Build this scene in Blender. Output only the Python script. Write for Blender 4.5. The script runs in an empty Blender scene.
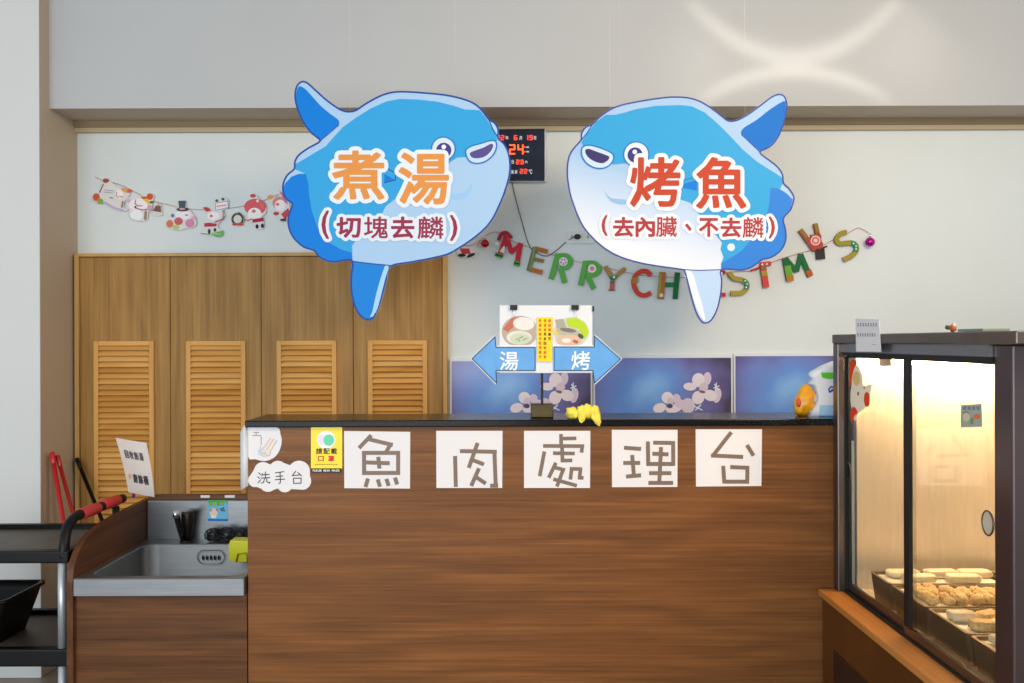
import bpy, bmesh, math, random
from mathutils import Vector, Matrix, noise
from mathutils.geometry import tessellate_polygon, delaunay_2d_cdt
random.seed(7)
SC = bpy.context.scene
COL = SC.collection
PI = math.pi

# ------------------------------------------------------------------ camera, world, lights, exposure
F = 850.0                       # focal length in pixels of the 1024 px wide frame
EYE = 1.45                      # camera height in metres
cam_d = bpy.data.cameras.new('camera'); cam = bpy.data.objects.new('camera', cam_d); COL.objects.link(cam)
cam.location = (0, 0, EYE); ROLL = math.radians(0.2)         # the photographer held the camera a hair off level
cam.rotation_euler = (Matrix.Rotation(PI/2, 3, 'X') @ Matrix.Rotation(-ROLL, 3, 'Z')).to_euler()
cam_d.sensor_width = 36; cam_d.lens = F/1024*36; cam_d.clip_start = 0.05
SC.camera = cam
SC.view_settings.view_transform = 'Standard'
try: SC.view_settings.look = 'None'
except Exception: pass
SC.view_settings.gamma = 1; SC.view_settings.use_curve_mapping = False
SC.view_settings.exposure = 0.35
SC.cycles.max_bounces = 8

w = bpy.data.worlds.new('world'); SC.world = w; w.use_nodes = True
bg = w.node_tree.nodes['Background']
bg.inputs['Color'].default_value = (0.80, 0.90, 1.0, 1); bg.inputs['Strength'].default_value = 0.7

def area(name, loc, target, sx, sy, power, color):
    d = bpy.data.lights.new(name, 'AREA'); d.shape = 'RECTANGLE'; d.size = sx; d.size_y = sy
    d.energy = power; d.color = color
    o = bpy.data.objects.new(name, d); COL.objects.link(o); o.location = loc
    o.rotation_euler = (Vector(target)-Vector(loc)).to_track_quat('-Z', 'Y').to_euler()
    return o
area('shopfront_daylight', (-1.9, -2.6, 1.5), (0.2, 4, 1.3), 4.0, 2.4, 125, (0.86, 0.95, 1.0))
area('ceiling_panel_light', (1.7, 1.0, 2.9), (0.75, 2.72, 0.8), 0.9, 0.7, 44, (1.0, 0.74, 0.46))

# sunlight thrown back up by something shiny on the floor: two bright bows on the beam
GL = bpy.data.lights.new('sun_glint', 'SPOT'); GL.energy = 115; GL.spot_size = math.radians(44); GL.spot_blend = 0.15
GL.shadow_soft_size = 0.01; GL.color = (1.0, 0.90, 0.74); GL.use_nodes = True
GO = bpy.data.objects.new('sun_glint', GL); COL.objects.link(GO)
GO.location = (1.25, 1.0, 2.0); GO.rotation_euler = (PI/2, 0, 0)
def glint_nodes():
    nt = GL.node_tree; N = nt.nodes; L = nt.links
    em = [n for n in N if n.type == 'EMISSION'][0]
    tc = N.new('ShaderNodeTexCoord'); sp = N.new('ShaderNodeSeparateXYZ'); L.new(tc.outputs['Normal'], sp.inputs[0])
    def M(op, a, b=None, clamp=False):
        n = N.new('ShaderNodeMath'); n.operation = op; n.use_clamp = clamp
        for i, v in enumerate((a, b)):
            if v is None: continue
            if isinstance(v, (int, float)): n.inputs[i].default_value = v
            else: L.new(v, n.inputs[i])
        return n.outputs[0]
    z = M('MULTIPLY', M('ABSOLUTE', sp.outputs[2]), 1.0/2.757)        # metres on the beam's face, 2.757 m away
    u = M('DIVIDE', sp.outputs[0], z); v = M('DIVIDE', sp.outputs[1], z)
    def bow(v0, k, wd, uw):
        f = M('ADD', M('MULTIPLY', M('MULTIPLY', u, u), k), v0)
        d = M('DIVIDE', M('SUBTRACT', v, f), wd)
        g = M('POWER', 2.718, M('MULTIPLY', M('MULTIPLY', d, d), -1.0))
        win = M('SUBTRACT', 1.0, M('POWER', M('DIVIDE', M('ABSOLUTE', u), uw), 4.0), True)
        return M('MULTIPLY', g, win)
    def blob(u0, v0, su, sv):
        a = M('DIVIDE', M('SUBTRACT', u, u0), su); b = M('DIVIDE', M('SUBTRACT', v, v0), sv)
        return M('POWER', 2.718, M('MULTIPLY', M('ADD', M('MULTIPLY', a, a), M('MULTIPLY', b, b)), -1.0))
    s = M('ADD', M('MULTIPLY', bow(0.700, 1.16, 0.048, 0.54), 0.95), M('MULTIPLY', bow(0.640, -0.72, 0.038, 0.46), 0.95))
    s = M('ADD', s, M('MULTIPLY', blob(0.52, 0.80, 0.20, 0.25), 0.42))
    s = M('ADD', s, M('MULTIPLY', blob(-0.42, 0.66, 0.14, 0.25), 0.30))
    s = M('ADD', s, M('MULTIPLY', blob(0.0, 0.68, 0.5, 0.12), 0.18))
    L.new(s, em.inputs['Strength'])
glint_nodes()

# ------------------------------------------------------------------ helpers
def level(px, py):
    if px == 0 or py == 0: return px, py          # only one of the two is wanted
    dx, dy = px-512, py-341.5
    return 512+dx-dy*ROLL, 341.5+dx*ROLL+dy
def P(px, py, Y):
    px, py = level(px, py); return Vector(((px-512)*Y/F, Y, EYE-(py-341.5)*Y/F))
def PX(px, py, X):
    px, py = level(px, py)
    Y = X*F/(px-512); return Vector((X, Y, EYE-(py-341.5)*Y/F))

def lin(c):
    c /= 255.0
    return c/12.92 if c <= 0.04045 else ((c+0.055)/1.055)**2.4
def rgb(h):
    if isinstance(h, str): h = h.lstrip('#'); h = tuple(int(h[i:i+2], 16) for i in (0, 2, 4))
    return (lin(h[0]), lin(h[1]), lin(h[2]), 1)
_M = {}
def mat(name, color, rough=0.5, metal=0.0, emit=0.0, vary=0.0, scale=30.0, bump=0.0, stretch=(1, 1, 1), coat=0.0):
    if name in _M: return _M[name]
    m = bpy.data.materials.new(name); m.use_nodes = True; nt = m.node_tree
    b = nt.nodes['Principled BSDF']; c = rgb(color)
    b.inputs['Base Color'].default_value = c; b.inputs['Roughness'].default_value = rough; b.inputs['Metallic'].default_value = metal
    if coat: b.inputs['Coat Weight'].default_value = coat; b.inputs['Coat Roughness'].default_value = 0.08
    if emit: b.inputs['Emission Color'].default_value = c; b.inputs['Emission Strength'].default_value = emit
    if vary or bump:
        tc = nt.nodes.new('ShaderNodeTexCoord'); mp = nt.nodes.new('ShaderNodeMapping'); mp.inputs['Scale'].default_value = stretch
        nz = nt.nodes.new('ShaderNodeTexNoise'); nz.inputs['Scale'].default_value = scale; nz.inputs['Detail'].default_value = 4
        nt.links.new(tc.outputs['Object'], mp.inputs[0]); nt.links.new(mp.outputs[0], nz.inputs['Vector'])
        if vary:
            r = nt.nodes.new('ShaderNodeValToRGB'); e = r.color_ramp.elements
            e[0].position = 0.3; e[1].position = 0.7
            e[0].color = tuple(max(0, x*(1-vary)) for x in c[:3])+(1,); e[1].color = tuple(min(1, x*(1+vary)) for x in c[:3])+(1,)
            nt.links.new(nz.outputs[0], r.inputs[0]); nt.links.new(r.outputs[0], b.inputs['Base Color'])
        if bump:
            bp = nt.nodes.new('ShaderNodeBump'); bp.inputs['Strength'].default_value = bump; bp.inputs['Distance'].default_value = 0.01
            nt.links.new(nz.outputs[0], bp.inputs['Height']); nt.links.new(bp.outputs[0], b.inputs['Normal'])
    _M[name] = m
    return m
def ink(h):
    m = mat('print_'+h.lstrip('#'), h, 0.5); m.node_tree.nodes['Principled BSDF'].inputs['Specular IOR Level'].default_value = 0.15
    return m

def wood(name, dark, mid, light, grain='X', rough=0.42, freq=1.0, island=0.0, pores=0.5, wave=0.07):
    if name in _M: return _M[name]
    m = bpy.data.materials.new(name); m.use_nodes = True; nt = m.node_tree; L = nt.links
    b = nt.nodes['Principled BSDF']; b.inputs['Roughness'].default_value = rough; b.inputs['Specular IOR Level'].default_value = 0.22
    tc = nt.nodes.new('ShaderNodeTexCoord')
    def mapped(s_along, s_across):
        mp = nt.nodes.new('ShaderNodeMapping')
        s = [s_across]*3; s['XYZ'.index(grain)] = s_along
        mp.inputs['Scale'].default_value = s; L.new(tc.outputs['Object'], mp.inputs[0])
        return mp.outputs[0]
    warp = nt.nodes.new('ShaderNodeTexNoise'); warp.inputs['Scale'].default_value = 1.0; warp.inputs['Detail'].default_value = 2
    L.new(mapped(1.1*freq, 4.0*freq), warp.inputs['Vector'])
    mul = nt.nodes.new('ShaderNodeMath'); mul.operation = 'MULTIPLY_ADD'; mul.inputs[1].default_value = 7.0; L.new(warp.outputs[0], mul.inputs[0])
    sx_ = nt.nodes.new('ShaderNodeSeparateXYZ'); L.new(tc.outputs['Object'], sx_.inputs[0])
    mz = nt.nodes.new('ShaderNodeMath'); mz.operation = 'MULTIPLY'; mz.inputs[1].default_value = 16.0*freq; L.new(sx_.outputs['Z' if grain in 'XY' else 'X'], mz.inputs[0]); L.new(mz.outputs[0], mul.inputs[2])
    sn = nt.nodes.new('ShaderNodeMath'); sn.operation = 'SINE'
    mu2 = nt.nodes.new('ShaderNodeMath'); mu2.operation = 'MULTIPLY'; mu2.inputs[1].default_value = 3.2; L.new(mul.outputs[0], mu2.inputs[0]); L.new(mu2.outputs[0], sn.inputs[0])
    fine = nt.nodes.new('ShaderNodeTexNoise'); fine.inputs['Scale'].default_value = 1.0; fine.inputs['Detail'].default_value = 6; fine.inputs['Roughness'].default_value = 0.65
    L.new(mapped(1.9*freq, 95*freq), fine.inputs['Vector'])
    a = nt.nodes.new('ShaderNodeMath'); a.operation = 'MULTIPLY'; a.inputs[1].default_value = wave; L.new(sn.outputs[0], a.inputs[0])
    f2 = nt.nodes.new('ShaderNodeMath'); f2.operation = 'MULTIPLY_ADD'; f2.inputs[1].default_value = pores*2; f2.inputs[2].default_value = 0.5-pores; L.new(fine.outputs[0], f2.inputs[0])
    ad = nt.nodes.new('ShaderNodeMath'); ad.operation = 'ADD'; L.new(a.outputs[0], ad.inputs[0]); L.new(f2.outputs[0], ad.inputs[1])
    src = ad.outputs[0]
    if island:
        ge = nt.nodes.new('ShaderNodeNewGeometry'); ri = nt.nodes.new('ShaderNodeMath'); ri.operation = 'MULTIPLY_ADD'
        ri.inputs[1].default_value = island; ri.inputs[2].default_value = -island/2; L.new(ge.outputs['Random Per Island'], ri.inputs[0])
        a3 = nt.nodes.new('ShaderNodeMath'); a3.operation = 'ADD'; L.new(src, a3.inputs[0]); L.new(ri.outputs[0], a3.inputs[1]); src = a3.outputs[0]
    r = nt.nodes.new('ShaderNodeValToRGB'); cr = r.color_ramp
    cr.elements[0].position = 0.22; cr.elements[0].color = rgb(dark); cr.elements[1].position = 0.78; cr.elements[1].color = rgb(light)
    e = cr.elements.new(0.5); e.color = rgb(mid)
    L.new(src, r.inputs[0]); L.new(r.outputs[0], b.inputs['Base Color'])
    bp = nt.nodes.new('ShaderNodeBump'); bp.inputs['Strength'].default_value = 0.06; bp.inputs['Distance'].default_value = 0.004
    L.new(fine.outputs[0], bp.inputs['Height']); L.new(bp.outputs[0], b.inputs['Normal'])
    _M[name] = m
    return m

def glass(name, tint, refl=0.06):
    if name in _M: return _M[name]
    m = bpy.data.materials.new(name); m.use_nodes = True; nt = m.node_tree; nt.nodes.clear()
    out = nt.nodes.new('ShaderNodeOutputMaterial'); mx = nt.nodes.new('ShaderNodeMixShader')
    t = nt.nodes.new('ShaderNodeBsdfTransparent'); t.inputs[0].default_value = rgb(tint)
    g = nt.nodes.new('ShaderNodeBsdfGlossy'); g.inputs['Roughness'].default_value = 0.03
    lw = nt.nodes.new('ShaderNodeLayerWeight'); lw.inputs['Blend'].default_value = 0.5
    pw = nt.nodes.new('ShaderNodeMath'); pw.operation = 'POWER'; pw.inputs[1].default_value = 4.5; nt.links.new(lw.outputs['Facing'], pw.inputs[0])
    fr = nt.nodes.new('ShaderNodeMath'); fr.operation = 'MULTIPLY_ADD'; fr.inputs[1].default_value = 0.9; fr.inputs[2].default_value = 0.03; nt.links.new(pw.outputs[0], fr.inputs[0])
    nt.links.new(fr.outputs[0], mx.inputs[0]); nt.links.new(t.outputs[0], mx.inputs[1]); nt.links.new(g.outputs[0], mx.inputs[2])
    nt.links.new(mx.outputs[0], out.inputs[0]); _M[name] = m
    return m

def spline(pts, closed=True, n=5):
    out = []; k = len(pts); rng = range(k) if closed else range(k-1)
    for i in rng:
        if closed: p0, p1, p2, p3 = pts[i-1], pts[i], pts[(i+1) % k], pts[(i+2) % k]
        else: p0, p1, p2, p3 = pts[max(i-1, 0)], pts[i], pts[i+1], pts[min(i+2, k-1)]
        for j in range(n):
            t = j/n; t2 = t*t; t3 = t2*t
            out.append(tuple(0.5*(2*b+(c-a)*t+(2*a-5*b+4*c-d)*t2+(3*b-a-3*c+d)*t3) for a, b, c, d in zip(p0, p1, p2, p3)))
    if not closed: out.append(tuple(pts[-1]))
    return out
def Z(ox, oy, s, *pts): return [(ox+x/s, oy+y/s) for x, y in pts]
def offset_poly(pts, d):
    A = sum(pts[i-1][0]*pts[i][1]-pts[i][0]*pts[i-1][1] for i in range(len(pts)))
    sg = 1 if A > 0 else -1; out = []
    for i in range(len(pts)):
        a, c = pts[i-1], pts[(i+1) % len(pts)]
        tx, ty = c[0]-a[0], c[1]-a[1]; l = math.hypot(tx, ty) or 1
        out.append((pts[i][0]+sg*ty/l*d, pts[i][1]-sg*tx/l*d))
    return out
def circ(cx, cy, rx, ry=None, rot=0, n=24):
    ry = ry or rx; c, s = math.cos(rot), math.sin(rot)
    return [(cx+rx*math.cos(t)*c-ry*math.sin(t)*s, cy+rx*math.cos(t)*s+ry*math.sin(t)*c) for t in (2*PI*i/n for i in range(n))]

class MB:
    def __init__(s): s.v = []; s.f = []; s.m = []; s.s = []
    def face(s, pts, m, smooth=False):
        i = len(s.v); s.v += [Vector(p) for p in pts]; s.f.append(tuple(range(i, i+len(pts)))); s.m.append(m); s.s.append(smooth)
    def mesh(s, verts, faces, m, smooth=False):
        i = len(s.v); s.v += [Vector(p) for p in verts]
        for f in faces: s.f.append(tuple(k+i for k in f)); s.m.append(m); s.s.append(smooth)
    def box(s, x0, x1, y0, y1, z0, z1, m, rot=None):
        vs = [Vector((x, y, z)) for x in (x0, x1) for y in (y0, y1) for z in (z0, z1)]
        if rot:
            c = Vector(((x0+x1)/2, (y0+y1)/2, (z0+z1)/2)); vs = [c+rot @ (v-c) for v in vs]
        s.mesh(vs, [(0, 1, 3, 2), (4, 6, 7, 5), (0, 4, 5, 1), (2, 3, 7, 6), (0, 2, 6, 4), (1, 5, 7, 3)], m)
        return s
    def prism(s, A, B, m, mb=None):            # two matching loops of 3-D points
        n = len(A); i = len(s.v); s.v += [Vector(p) for p in A]+[Vector(p) for p in B]
        tri = tessellate_polygon([[Vector(p) for p in A]])
        for t in tri:
            s.f.append(tuple(i+k for k in t)); s.m.append(m); s.s.append(False)
            s.f.append(tuple(i+n+k for k in reversed(t))); s.m.append(mb or m); s.s.append(False)
        for k in range(n):
            s.f.append((i+k, i+(k+1) % n, i+n+(k+1) % n, i+n+k)); s.m.append(mb or m); s.s.append(False)
        return s
    def slab(s, pts, Y, th, m, mb=None):       # an outline given in picture units, stood up at distance Y with thickness th
        A = [P(x, y, Y) for x, y in pts]; s.prism(A, [v+Vector((0, th, 0)) for v in A], m, mb); return s
    def tube(s, pts, r, m, n=10, cap=True):
        pts = [Vector(p) for p in pts]; rs = r if isinstance(r, (list, tuple)) else [r]*len(pts)
        i = len(s.v); up = None
        for k, p in enumerate(pts):
            t = (pts[min(k+1, len(pts)-1)]-pts[max(k-1, 0)]).normalized()
            if up is None: up = t.orthogonal().normalized()
            up = (up-t*up.dot(t)); up = up.normalized() if up.length > 1e-6 else t.orthogonal().normalized()
            sd = t.cross(up)
            for j in range(n):
                a = 2*PI*j/n; s.v.append(p+(up*math.cos(a)+sd*math.sin(a))*rs[k])
        for k in range(len(pts)-1):
            for j in range(n):
                a = i+k*n+j; b = i+k*n+(j+1) % n
                s.f.append((a, b, b+n, a+n)); s.m.append(m); s.s.append(True)
        if cap:
            s.f.append(tuple(i+j for j in reversed(range(n)))); s.m.append(m); s.s.append(False)
            s.f.append(tuple(i+(len(pts)-1)*n+j for j in range(n))); s.m.append(m); s.s.append(False)
        return s
    def loops(s, L, m, smooth=True, cap0=False, cap1=False):
        n = len(L[0]); i = len(s.v)
        for l in L: s.v += [Vector(p) for p in l]
        for k in range(len(L)-1):
            for j in range(n):
                a = i+k*n+j; b = i+k*n+(j+1) % n
                s.f.append((a, b, b+n, a+n)); s.m.append(m); s.s.append(smooth)
        if cap0: s.f.append(tuple(i+j for j in reversed(range(n)))); s.m.append(m); s.s.append(False)
        if cap1: s.f.append(tuple(i+(len(L)-1)*n+j for j in range(n))); s.m.append(m); s.s.append(False)
        return s
    def blob(s, c, r, m, rough=0.0, freq=3.0, seed=0, sub=3, rot=None, fn=None):
        b = bmesh.new(); bmesh.ops.create_icosphere(b, subdivisions=sub, radius=1)
        vs = []
        for v in b.verts:
            d = v.co.normalized(); k = 1+rough*noise.noise(d*freq+Vector((seed*7.3, seed*3.1, seed)))
            q = Vector((d.x*r[0], d.y*r[1], d.z*r[2]))*k
            if fn: q = fn(q, d)
            if rot: q = rot @ q
            vs.append(Vector(c)+q)
        s.mesh(vs, [tuple(v.index for v in f.verts) for f in b.faces], m, True); b.free()
        return s
    def build(s, name, parent=None, bevel=0, seg=2):
        me = bpy.data.meshes.new(name); ms = []
        for x in s.m:
            if x not in ms: ms.append(x)
        lo = [min(v[i] for v in s.v) for i in range(3)]; hi = [max(v[i] for v in s.v) for i in range(3)]
        org = parent['_o'] if parent is not None else Vector(((lo[0]+hi[0])/2, (lo[1]+hi[1])/2, lo[2]))
        org = Vector(org)
        me.from_pydata([tuple(v-org) for v in s.v], [], s.f)
        for x in ms: me.materials.append(x)
        me.polygons.foreach_set('material_index', [ms.index(x) for x in s.m])
        me.polygons.foreach_set('use_smooth', s.s)
        if not isinstance(s, Ink):
            b = bmesh.new(); b.from_mesh(me); bmesh.ops.remove_doubles(b, verts=b.verts, dist=1e-6)
            bmesh.ops.recalc_face_normals(b, faces=b.faces); b.to_mesh(me); b.free()
        me.update()
        o = bpy.data.objects.new(name, me); COL.objects.link(o)
        if parent is not None: o.parent = parent
        else: o.location = org
        o['_o'] = tuple(org)
        if bevel:
            bv = o.modifiers.new('bevel', 'BEVEL'); bv.width = bevel; bv.segments = seg; bv.limit_method = 'ANGLE'; bv.angle_limit = math.radians(40)
        return o

# flat printed or painted marks: layers of fills, strokes and glyphs lying on a surface
_G = {}
def glyph_mesh(ch):
    if ch not in _G:
        c = bpy.data.curves.new('glyph', 'FONT'); c.body = ch; c.resolution_u = 2
        o = bpy.data.objects.new('glyph', c); COL.objects.link(o); bpy.context.view_layer.update()
        me = bpy.data.meshes.new_from_object(o.evaluated_get(bpy.context.evaluated_depsgraph_get()))
        vs = [(v.co.x, v.co.y) for v in me.vertices]; fs = [tuple(p.vertices) for p in me.polygons]
        cnt = {}
        for p in me.polygons:
            for e in p.edge_keys: cnt[e] = cnt.get(e, 0)+1
        _G[ch] = (vs, fs, [e for e, k in cnt.items() if k == 1])
        bpy.data.objects.remove(o); bpy.data.curves.remove(c); bpy.data.meshes.remove(me)
    return _G[ch]
class Ink(MB):
    def __init__(s, mp, view): super().__init__(); s.mp = mp; s.view = Vector(view); s.n = 0
    def poly(s, pts, m, layer):
        s.n = (s.n+1) % 113          # every patch a hair above the one before, so no two share a plane
        q = [s.mp(x, y)+s.view*(0.0004*layer+0.000003*s.n) for x, y in pts]
        n = Vector((0, 0, 0))
        for i in range(len(q)): n += (q[i-1]-q[0]).cross(q[i]-q[0])
        if n.dot(s.view) < 0: q.reverse()
        s.face(q, m)
    def fill(s, pts, c, layer=1, smooth=False):
        m = ink(c) if isinstance(c, str) else c
        if smooth: pts = spline(pts)
        for t in tessellate_polygon([[Vector((x, y, 0)) for x, y in pts]]): s.poly([pts[k] for k in t], m, layer)
        return s
    def stroke(s, pts, wd, c, layer=1, closed=False, round_=True):
        m = ink(c) if isinstance(c, str) else c; r = wd/2; k = len(pts)
        for i in range(k if closed else k-1):
            a, b = pts[i], pts[(i+1) % k]; dx, dy = b[0]-a[0], b[1]-a[1]; l = math.hypot(dx, dy)
            if l < 1e-6: continue
            nx, ny = -dy/l*r, dx/l*r
            s.poly([(a[0]+nx, a[1]+ny), (a[0]-nx, a[1]-ny), (b[0]-nx, b[1]-ny), (b[0]+nx, b[1]+ny)], m, layer)
        if round_:
            for p in pts: s.poly(circ(p[0], p[1], r, n=10), m, layer)
        return s
    def glyph(s, ch, x0, y0, x1, y1, c, r=0.0, layer=1, halo=None, hr=0.0):
        vs, fs, es = glyph_mesh(ch)
        ax = min(v[0] for v in vs); bx = max(v[0] for v in vs); ay = min(v[1] for v in vs); by = max(v[1] for v in vs)
        X0, X1, Y0, Y1 = x0+r, x1-r, y0+r, y1-r
        q = [(X0+(v[0]-ax)/max(bx-ax, 1e-6)*(X1-X0), Y1-(v[1]-ay)/max(by-ay, 1e-6)*(Y1-Y0)) for v in vs]
        def lay(rr, col, ly):
            m = ink(col) if isinstance(col, str) else col
            ps = [[q[k] for k in f] for f in fs]
            if rr > 0:
                for a, b in es:
                    (ax_, ay_), (bx_, by_) = q[a], q[b]; dx, dy = bx_-ax_, by_-ay_; l = math.hypot(dx, dy)
                    if l < 1e-6: continue
                    nx, ny = -dy/l*rr, dx/l*rr
                    ps.append([(ax_+nx, ay_+ny), (ax_-nx, ay_-ny), (bx_-nx, by_-ny), (bx_+nx, by_+ny)])
                for k in {e for ed in es for e in ed}: ps.append(circ(q[k][0], q[k][1], rr, n=10))
            V = []; Fc = []
            for p in ps:
                A = sum(p[i-1][0]*p[i][1]-p[i][0]*p[i-1][1] for i in range(len(p)))
                if abs(A) < 1e-9: continue
                if A < 0: p = p[::-1]
                Fc.append(list(range(len(V), len(V)+len(p)))); V += [Vector(v) for v in p]
            ov, oe, of, o1, o2, src = delaunay_2d_cdt(V, [], Fc, 0, 1e-5)
            s.n = (s.n+1) % 113; d = s.view*(0.0004*ly+0.000003*s.n)
            o3 = [s.mp(v.x, v.y)+d for v in ov]
            for f, sf in zip(of, src):
                if not sf: continue
                t = [o3[k] for k in f]
                if (t[1]-t[0]).cross(t[2]-t[0]).dot(s.view) < 0: t.reverse()
                s.face(t, m)
        lay(r, c, layer)
        if halo: lay(r+hr, halo, layer-1)
        return s
    def text(s, string, x0, y0, x1, y1, c, r=0.0, layer=1, gap=0.12):
        n = len(string); wd = (x1-x0)/(n+(n-1)*gap)
        for i, ch in enumerate(string):
            if ch != ' ': s.glyph(ch, x0+i*wd*(1+gap), y0, x0+i*wd*(1+gap)+wd, y1, c, r, layer)
        return s
def front(Y): return Ink(lambda x, y: P(x, y, Y), (0, -1, 0))
def side(X): return Ink(lambda x, y: PX(x, y, X), (-1, 0, 0))

def tag(o, label, cat, group=None, kind=None):
    if label: o['label'] = label
    if cat: o['category'] = cat
    if group: o['group'] = group
    if kind: o['kind'] = kind
    return o
def thing(name, label, cat, loc, group=None):
    o = bpy.data.objects.new(name, None); COL.objects.link(o); o.location = loc; o['_o'] = tuple(loc); o.empty_display_size = 0.1
    return tag(o, label, cat, group)
def struct(name, mb, bevel=0): o = mb.build(name, None, bevel); o['kind'] = 'structure'; return o

# ------------------------------------------------------------------ materials
WALL = mat('wall_paint', '#d8dfe0', 0.75, vary=0.02, scale=3, bump=0.03)
BEAMP = mat('beam_paint', '#babcbe', 0.7, vary=0.02, scale=2, bump=0.02)
PILLAR = mat('pillar_paint', '#d6d6d4', 0.7, vary=0.015, scale=2)
BOUNCE_TAN = mat('warm_bounce_tint', '#b9aa97', 0.7, vary=0.02, scale=3); TRIMD = mat('cornice_brown', '#8c7858', 0.6); TRIML = mat('cornice_tan', '#bba988', 0.6)  # the first tint paints warm bounced shade on pillar side and beam underside
FLOOR = mat('floor_tile', '#8a7d70', 0.4, vary=0.1, scale=6)
CEIL = mat('ceiling_paint', '#d8d5cf', 0.8, vary=0.02, scale=3)
OAK = wood('closet_laminate', '#845f31', '#a0773f', '#b78c4f', 'Z', 0.5, 1.0, pores=0.42)
PINE = wood('louvre_pine', '#b47a36', '#d39a50', '#e6b46c', 'X', 0.5, 1.5, island=0.35, pores=0.25)
PINEV = wood('louvre_stile_pine', '#c08a46', '#d29c54', '#deac66', 'Z', 0.5, 1.5, pores=0.25)
EDGE = wood('closet_edge_wood', '#b48a4e', '#c49a5c', '#d0a86a', 'Z', 0.5, 1.0, pores=0.3)
WALNUT = wood('counter_laminate', '#4b2d16', '#774b27', '#9a6536', 'X', 0.42, 1.0, pores=0.36, wave=0.045)
WALNUT2 = wood('sink_laminate', '#3a2412', '#5e3b21', '#7a4f2b', 'X', 0.36, 1.15, pores=0.42)
WALNUTY = wood('side_laminate', '#3a2412', '#573620', '#704826', 'Y', 0.36, 1.0, pores=0.42)
CASEW = wood('case_base_wood', '#4a2a10', '#5a3414', '#6c421e', 'Z', 0.4, 1.0, pores=0.35)
LEDGE = wood('case_ledge_wood', '#a4642c', '#bd7c3c', '#cf9150', 'Y', 0.35, 1.0, pores=0.35)
GRANITE = mat('black_granite', '#0f0d0c', 0.2, vary=0.5, scale=160); GRANITE.node_tree.nodes['Principled BSDF'].inputs['Specular IOR Level'].default_value = 0.15
STEEL = mat('brushed_steel', '#8e9092', 0.36, 0.9, vary=0.08, scale=8, stretch=(1, 20, 20))
STEELD = mat('bronze_steel', '#6b5f57', 0.28, 0.85, vary=0.08, scale=10)
STEELI = mat('case_steel', '#efe6d8', 0.38, 0.5, vary=0.06, scale=6, stretch=(12, 1, 1))
ALU = mat('aluminium_post', '#c3c8ce', 0.35, 0.6)
CHROME = mat('chrome', '#dfe3e6', 0.12, 1.0)
DKCHROME = mat('dark_chrome', '#3d3832', 0.28, 0.8)
BLACKP = mat('black_plastic', '#0b0b0c', 0.42, vary=0.2, scale=40); BLACKP.node_tree.nodes['Principled BSDF'].inputs['Specular IOR Level'].default_value = 0.25
TRAYG = mat('worn_shelf_plastic', '#4e4a44', 0.5, vary=0.25, scale=9)
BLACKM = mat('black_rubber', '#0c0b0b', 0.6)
REDP = mat('red_grip', '#c23436', 0.45); REDPOLE = mat('red_pole_paint', '#c01a22', 0.3)
PAPER = mat('white_paper', '#e6e3e5', 0.7); FOAM = mat('white_foam_board', '#dde1e7', 0.6)
TAPE = mat('brown_tape', '#7b6657', 0.5, vary=0.08, scale=60)
YEL = mat('yellow_cloth', '#f0dc50', 0.65, vary=0.10, scale=40)
TUBEL = mat('lamp_tube_glow', '#ffd6a4', 0.4, emit=150.0)
GLASS = glass('case_glass', '#f4f6f2')
LED_RED = mat('led_red', '#ff3b22', 0.4, emit=1.4); LED_ORANGE = mat('led_orange', '#ff5418', 0.4, emit=1.6); LED_WHITE = mat('led_label_white', '#cfd6e2', 0.4, emit=0.2)
NYLON = mat('nylon_line', '#d9dad8', 0.3); CORD = mat('black_cord', '#4a4844', 0.5); STRING = mat('red_string', '#c4786a', 0.7)

# ------------------------------------------------------------------ the setting
XL = -2.042
struct('floor', MB().box(-4.6, 4.6, -3, 4.1, -0.06, 0, FLOOR))
struct('ceiling', MB().box(-4.6, 4.6, -3, 4.1, 3.3, 3.36, CEIL))
struct('wall_back', MB().box(XL, 4.6, 4.0, 4.1, 0, 3.3, WALL))
b = MB().box(-4.6, XL, 3.678, 4.1, 0, 3.3, PILLAR); b.m[1] = BOUNCE_TAN  # right-hand face coloured for the warm bounce and shade there
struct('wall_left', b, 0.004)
sx = P(611, 0, 3.757).x
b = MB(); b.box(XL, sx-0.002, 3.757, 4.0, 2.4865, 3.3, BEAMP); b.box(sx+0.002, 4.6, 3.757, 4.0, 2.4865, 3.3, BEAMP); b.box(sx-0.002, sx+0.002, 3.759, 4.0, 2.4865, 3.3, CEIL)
for i in (4, 10): b.m[i] = BOUNCE_TAN     # the underside, its warm bounced shade put into the colour
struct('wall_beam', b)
b = MB(); b.box(XL, 4.6, 3.965, 4.0, 2.457, 2.4865, TRIMD); b.box(XL, 4.6, 3.975, 4.0, 2.436, 2.457, TRIML)
struct('trim_1', b)

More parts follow.
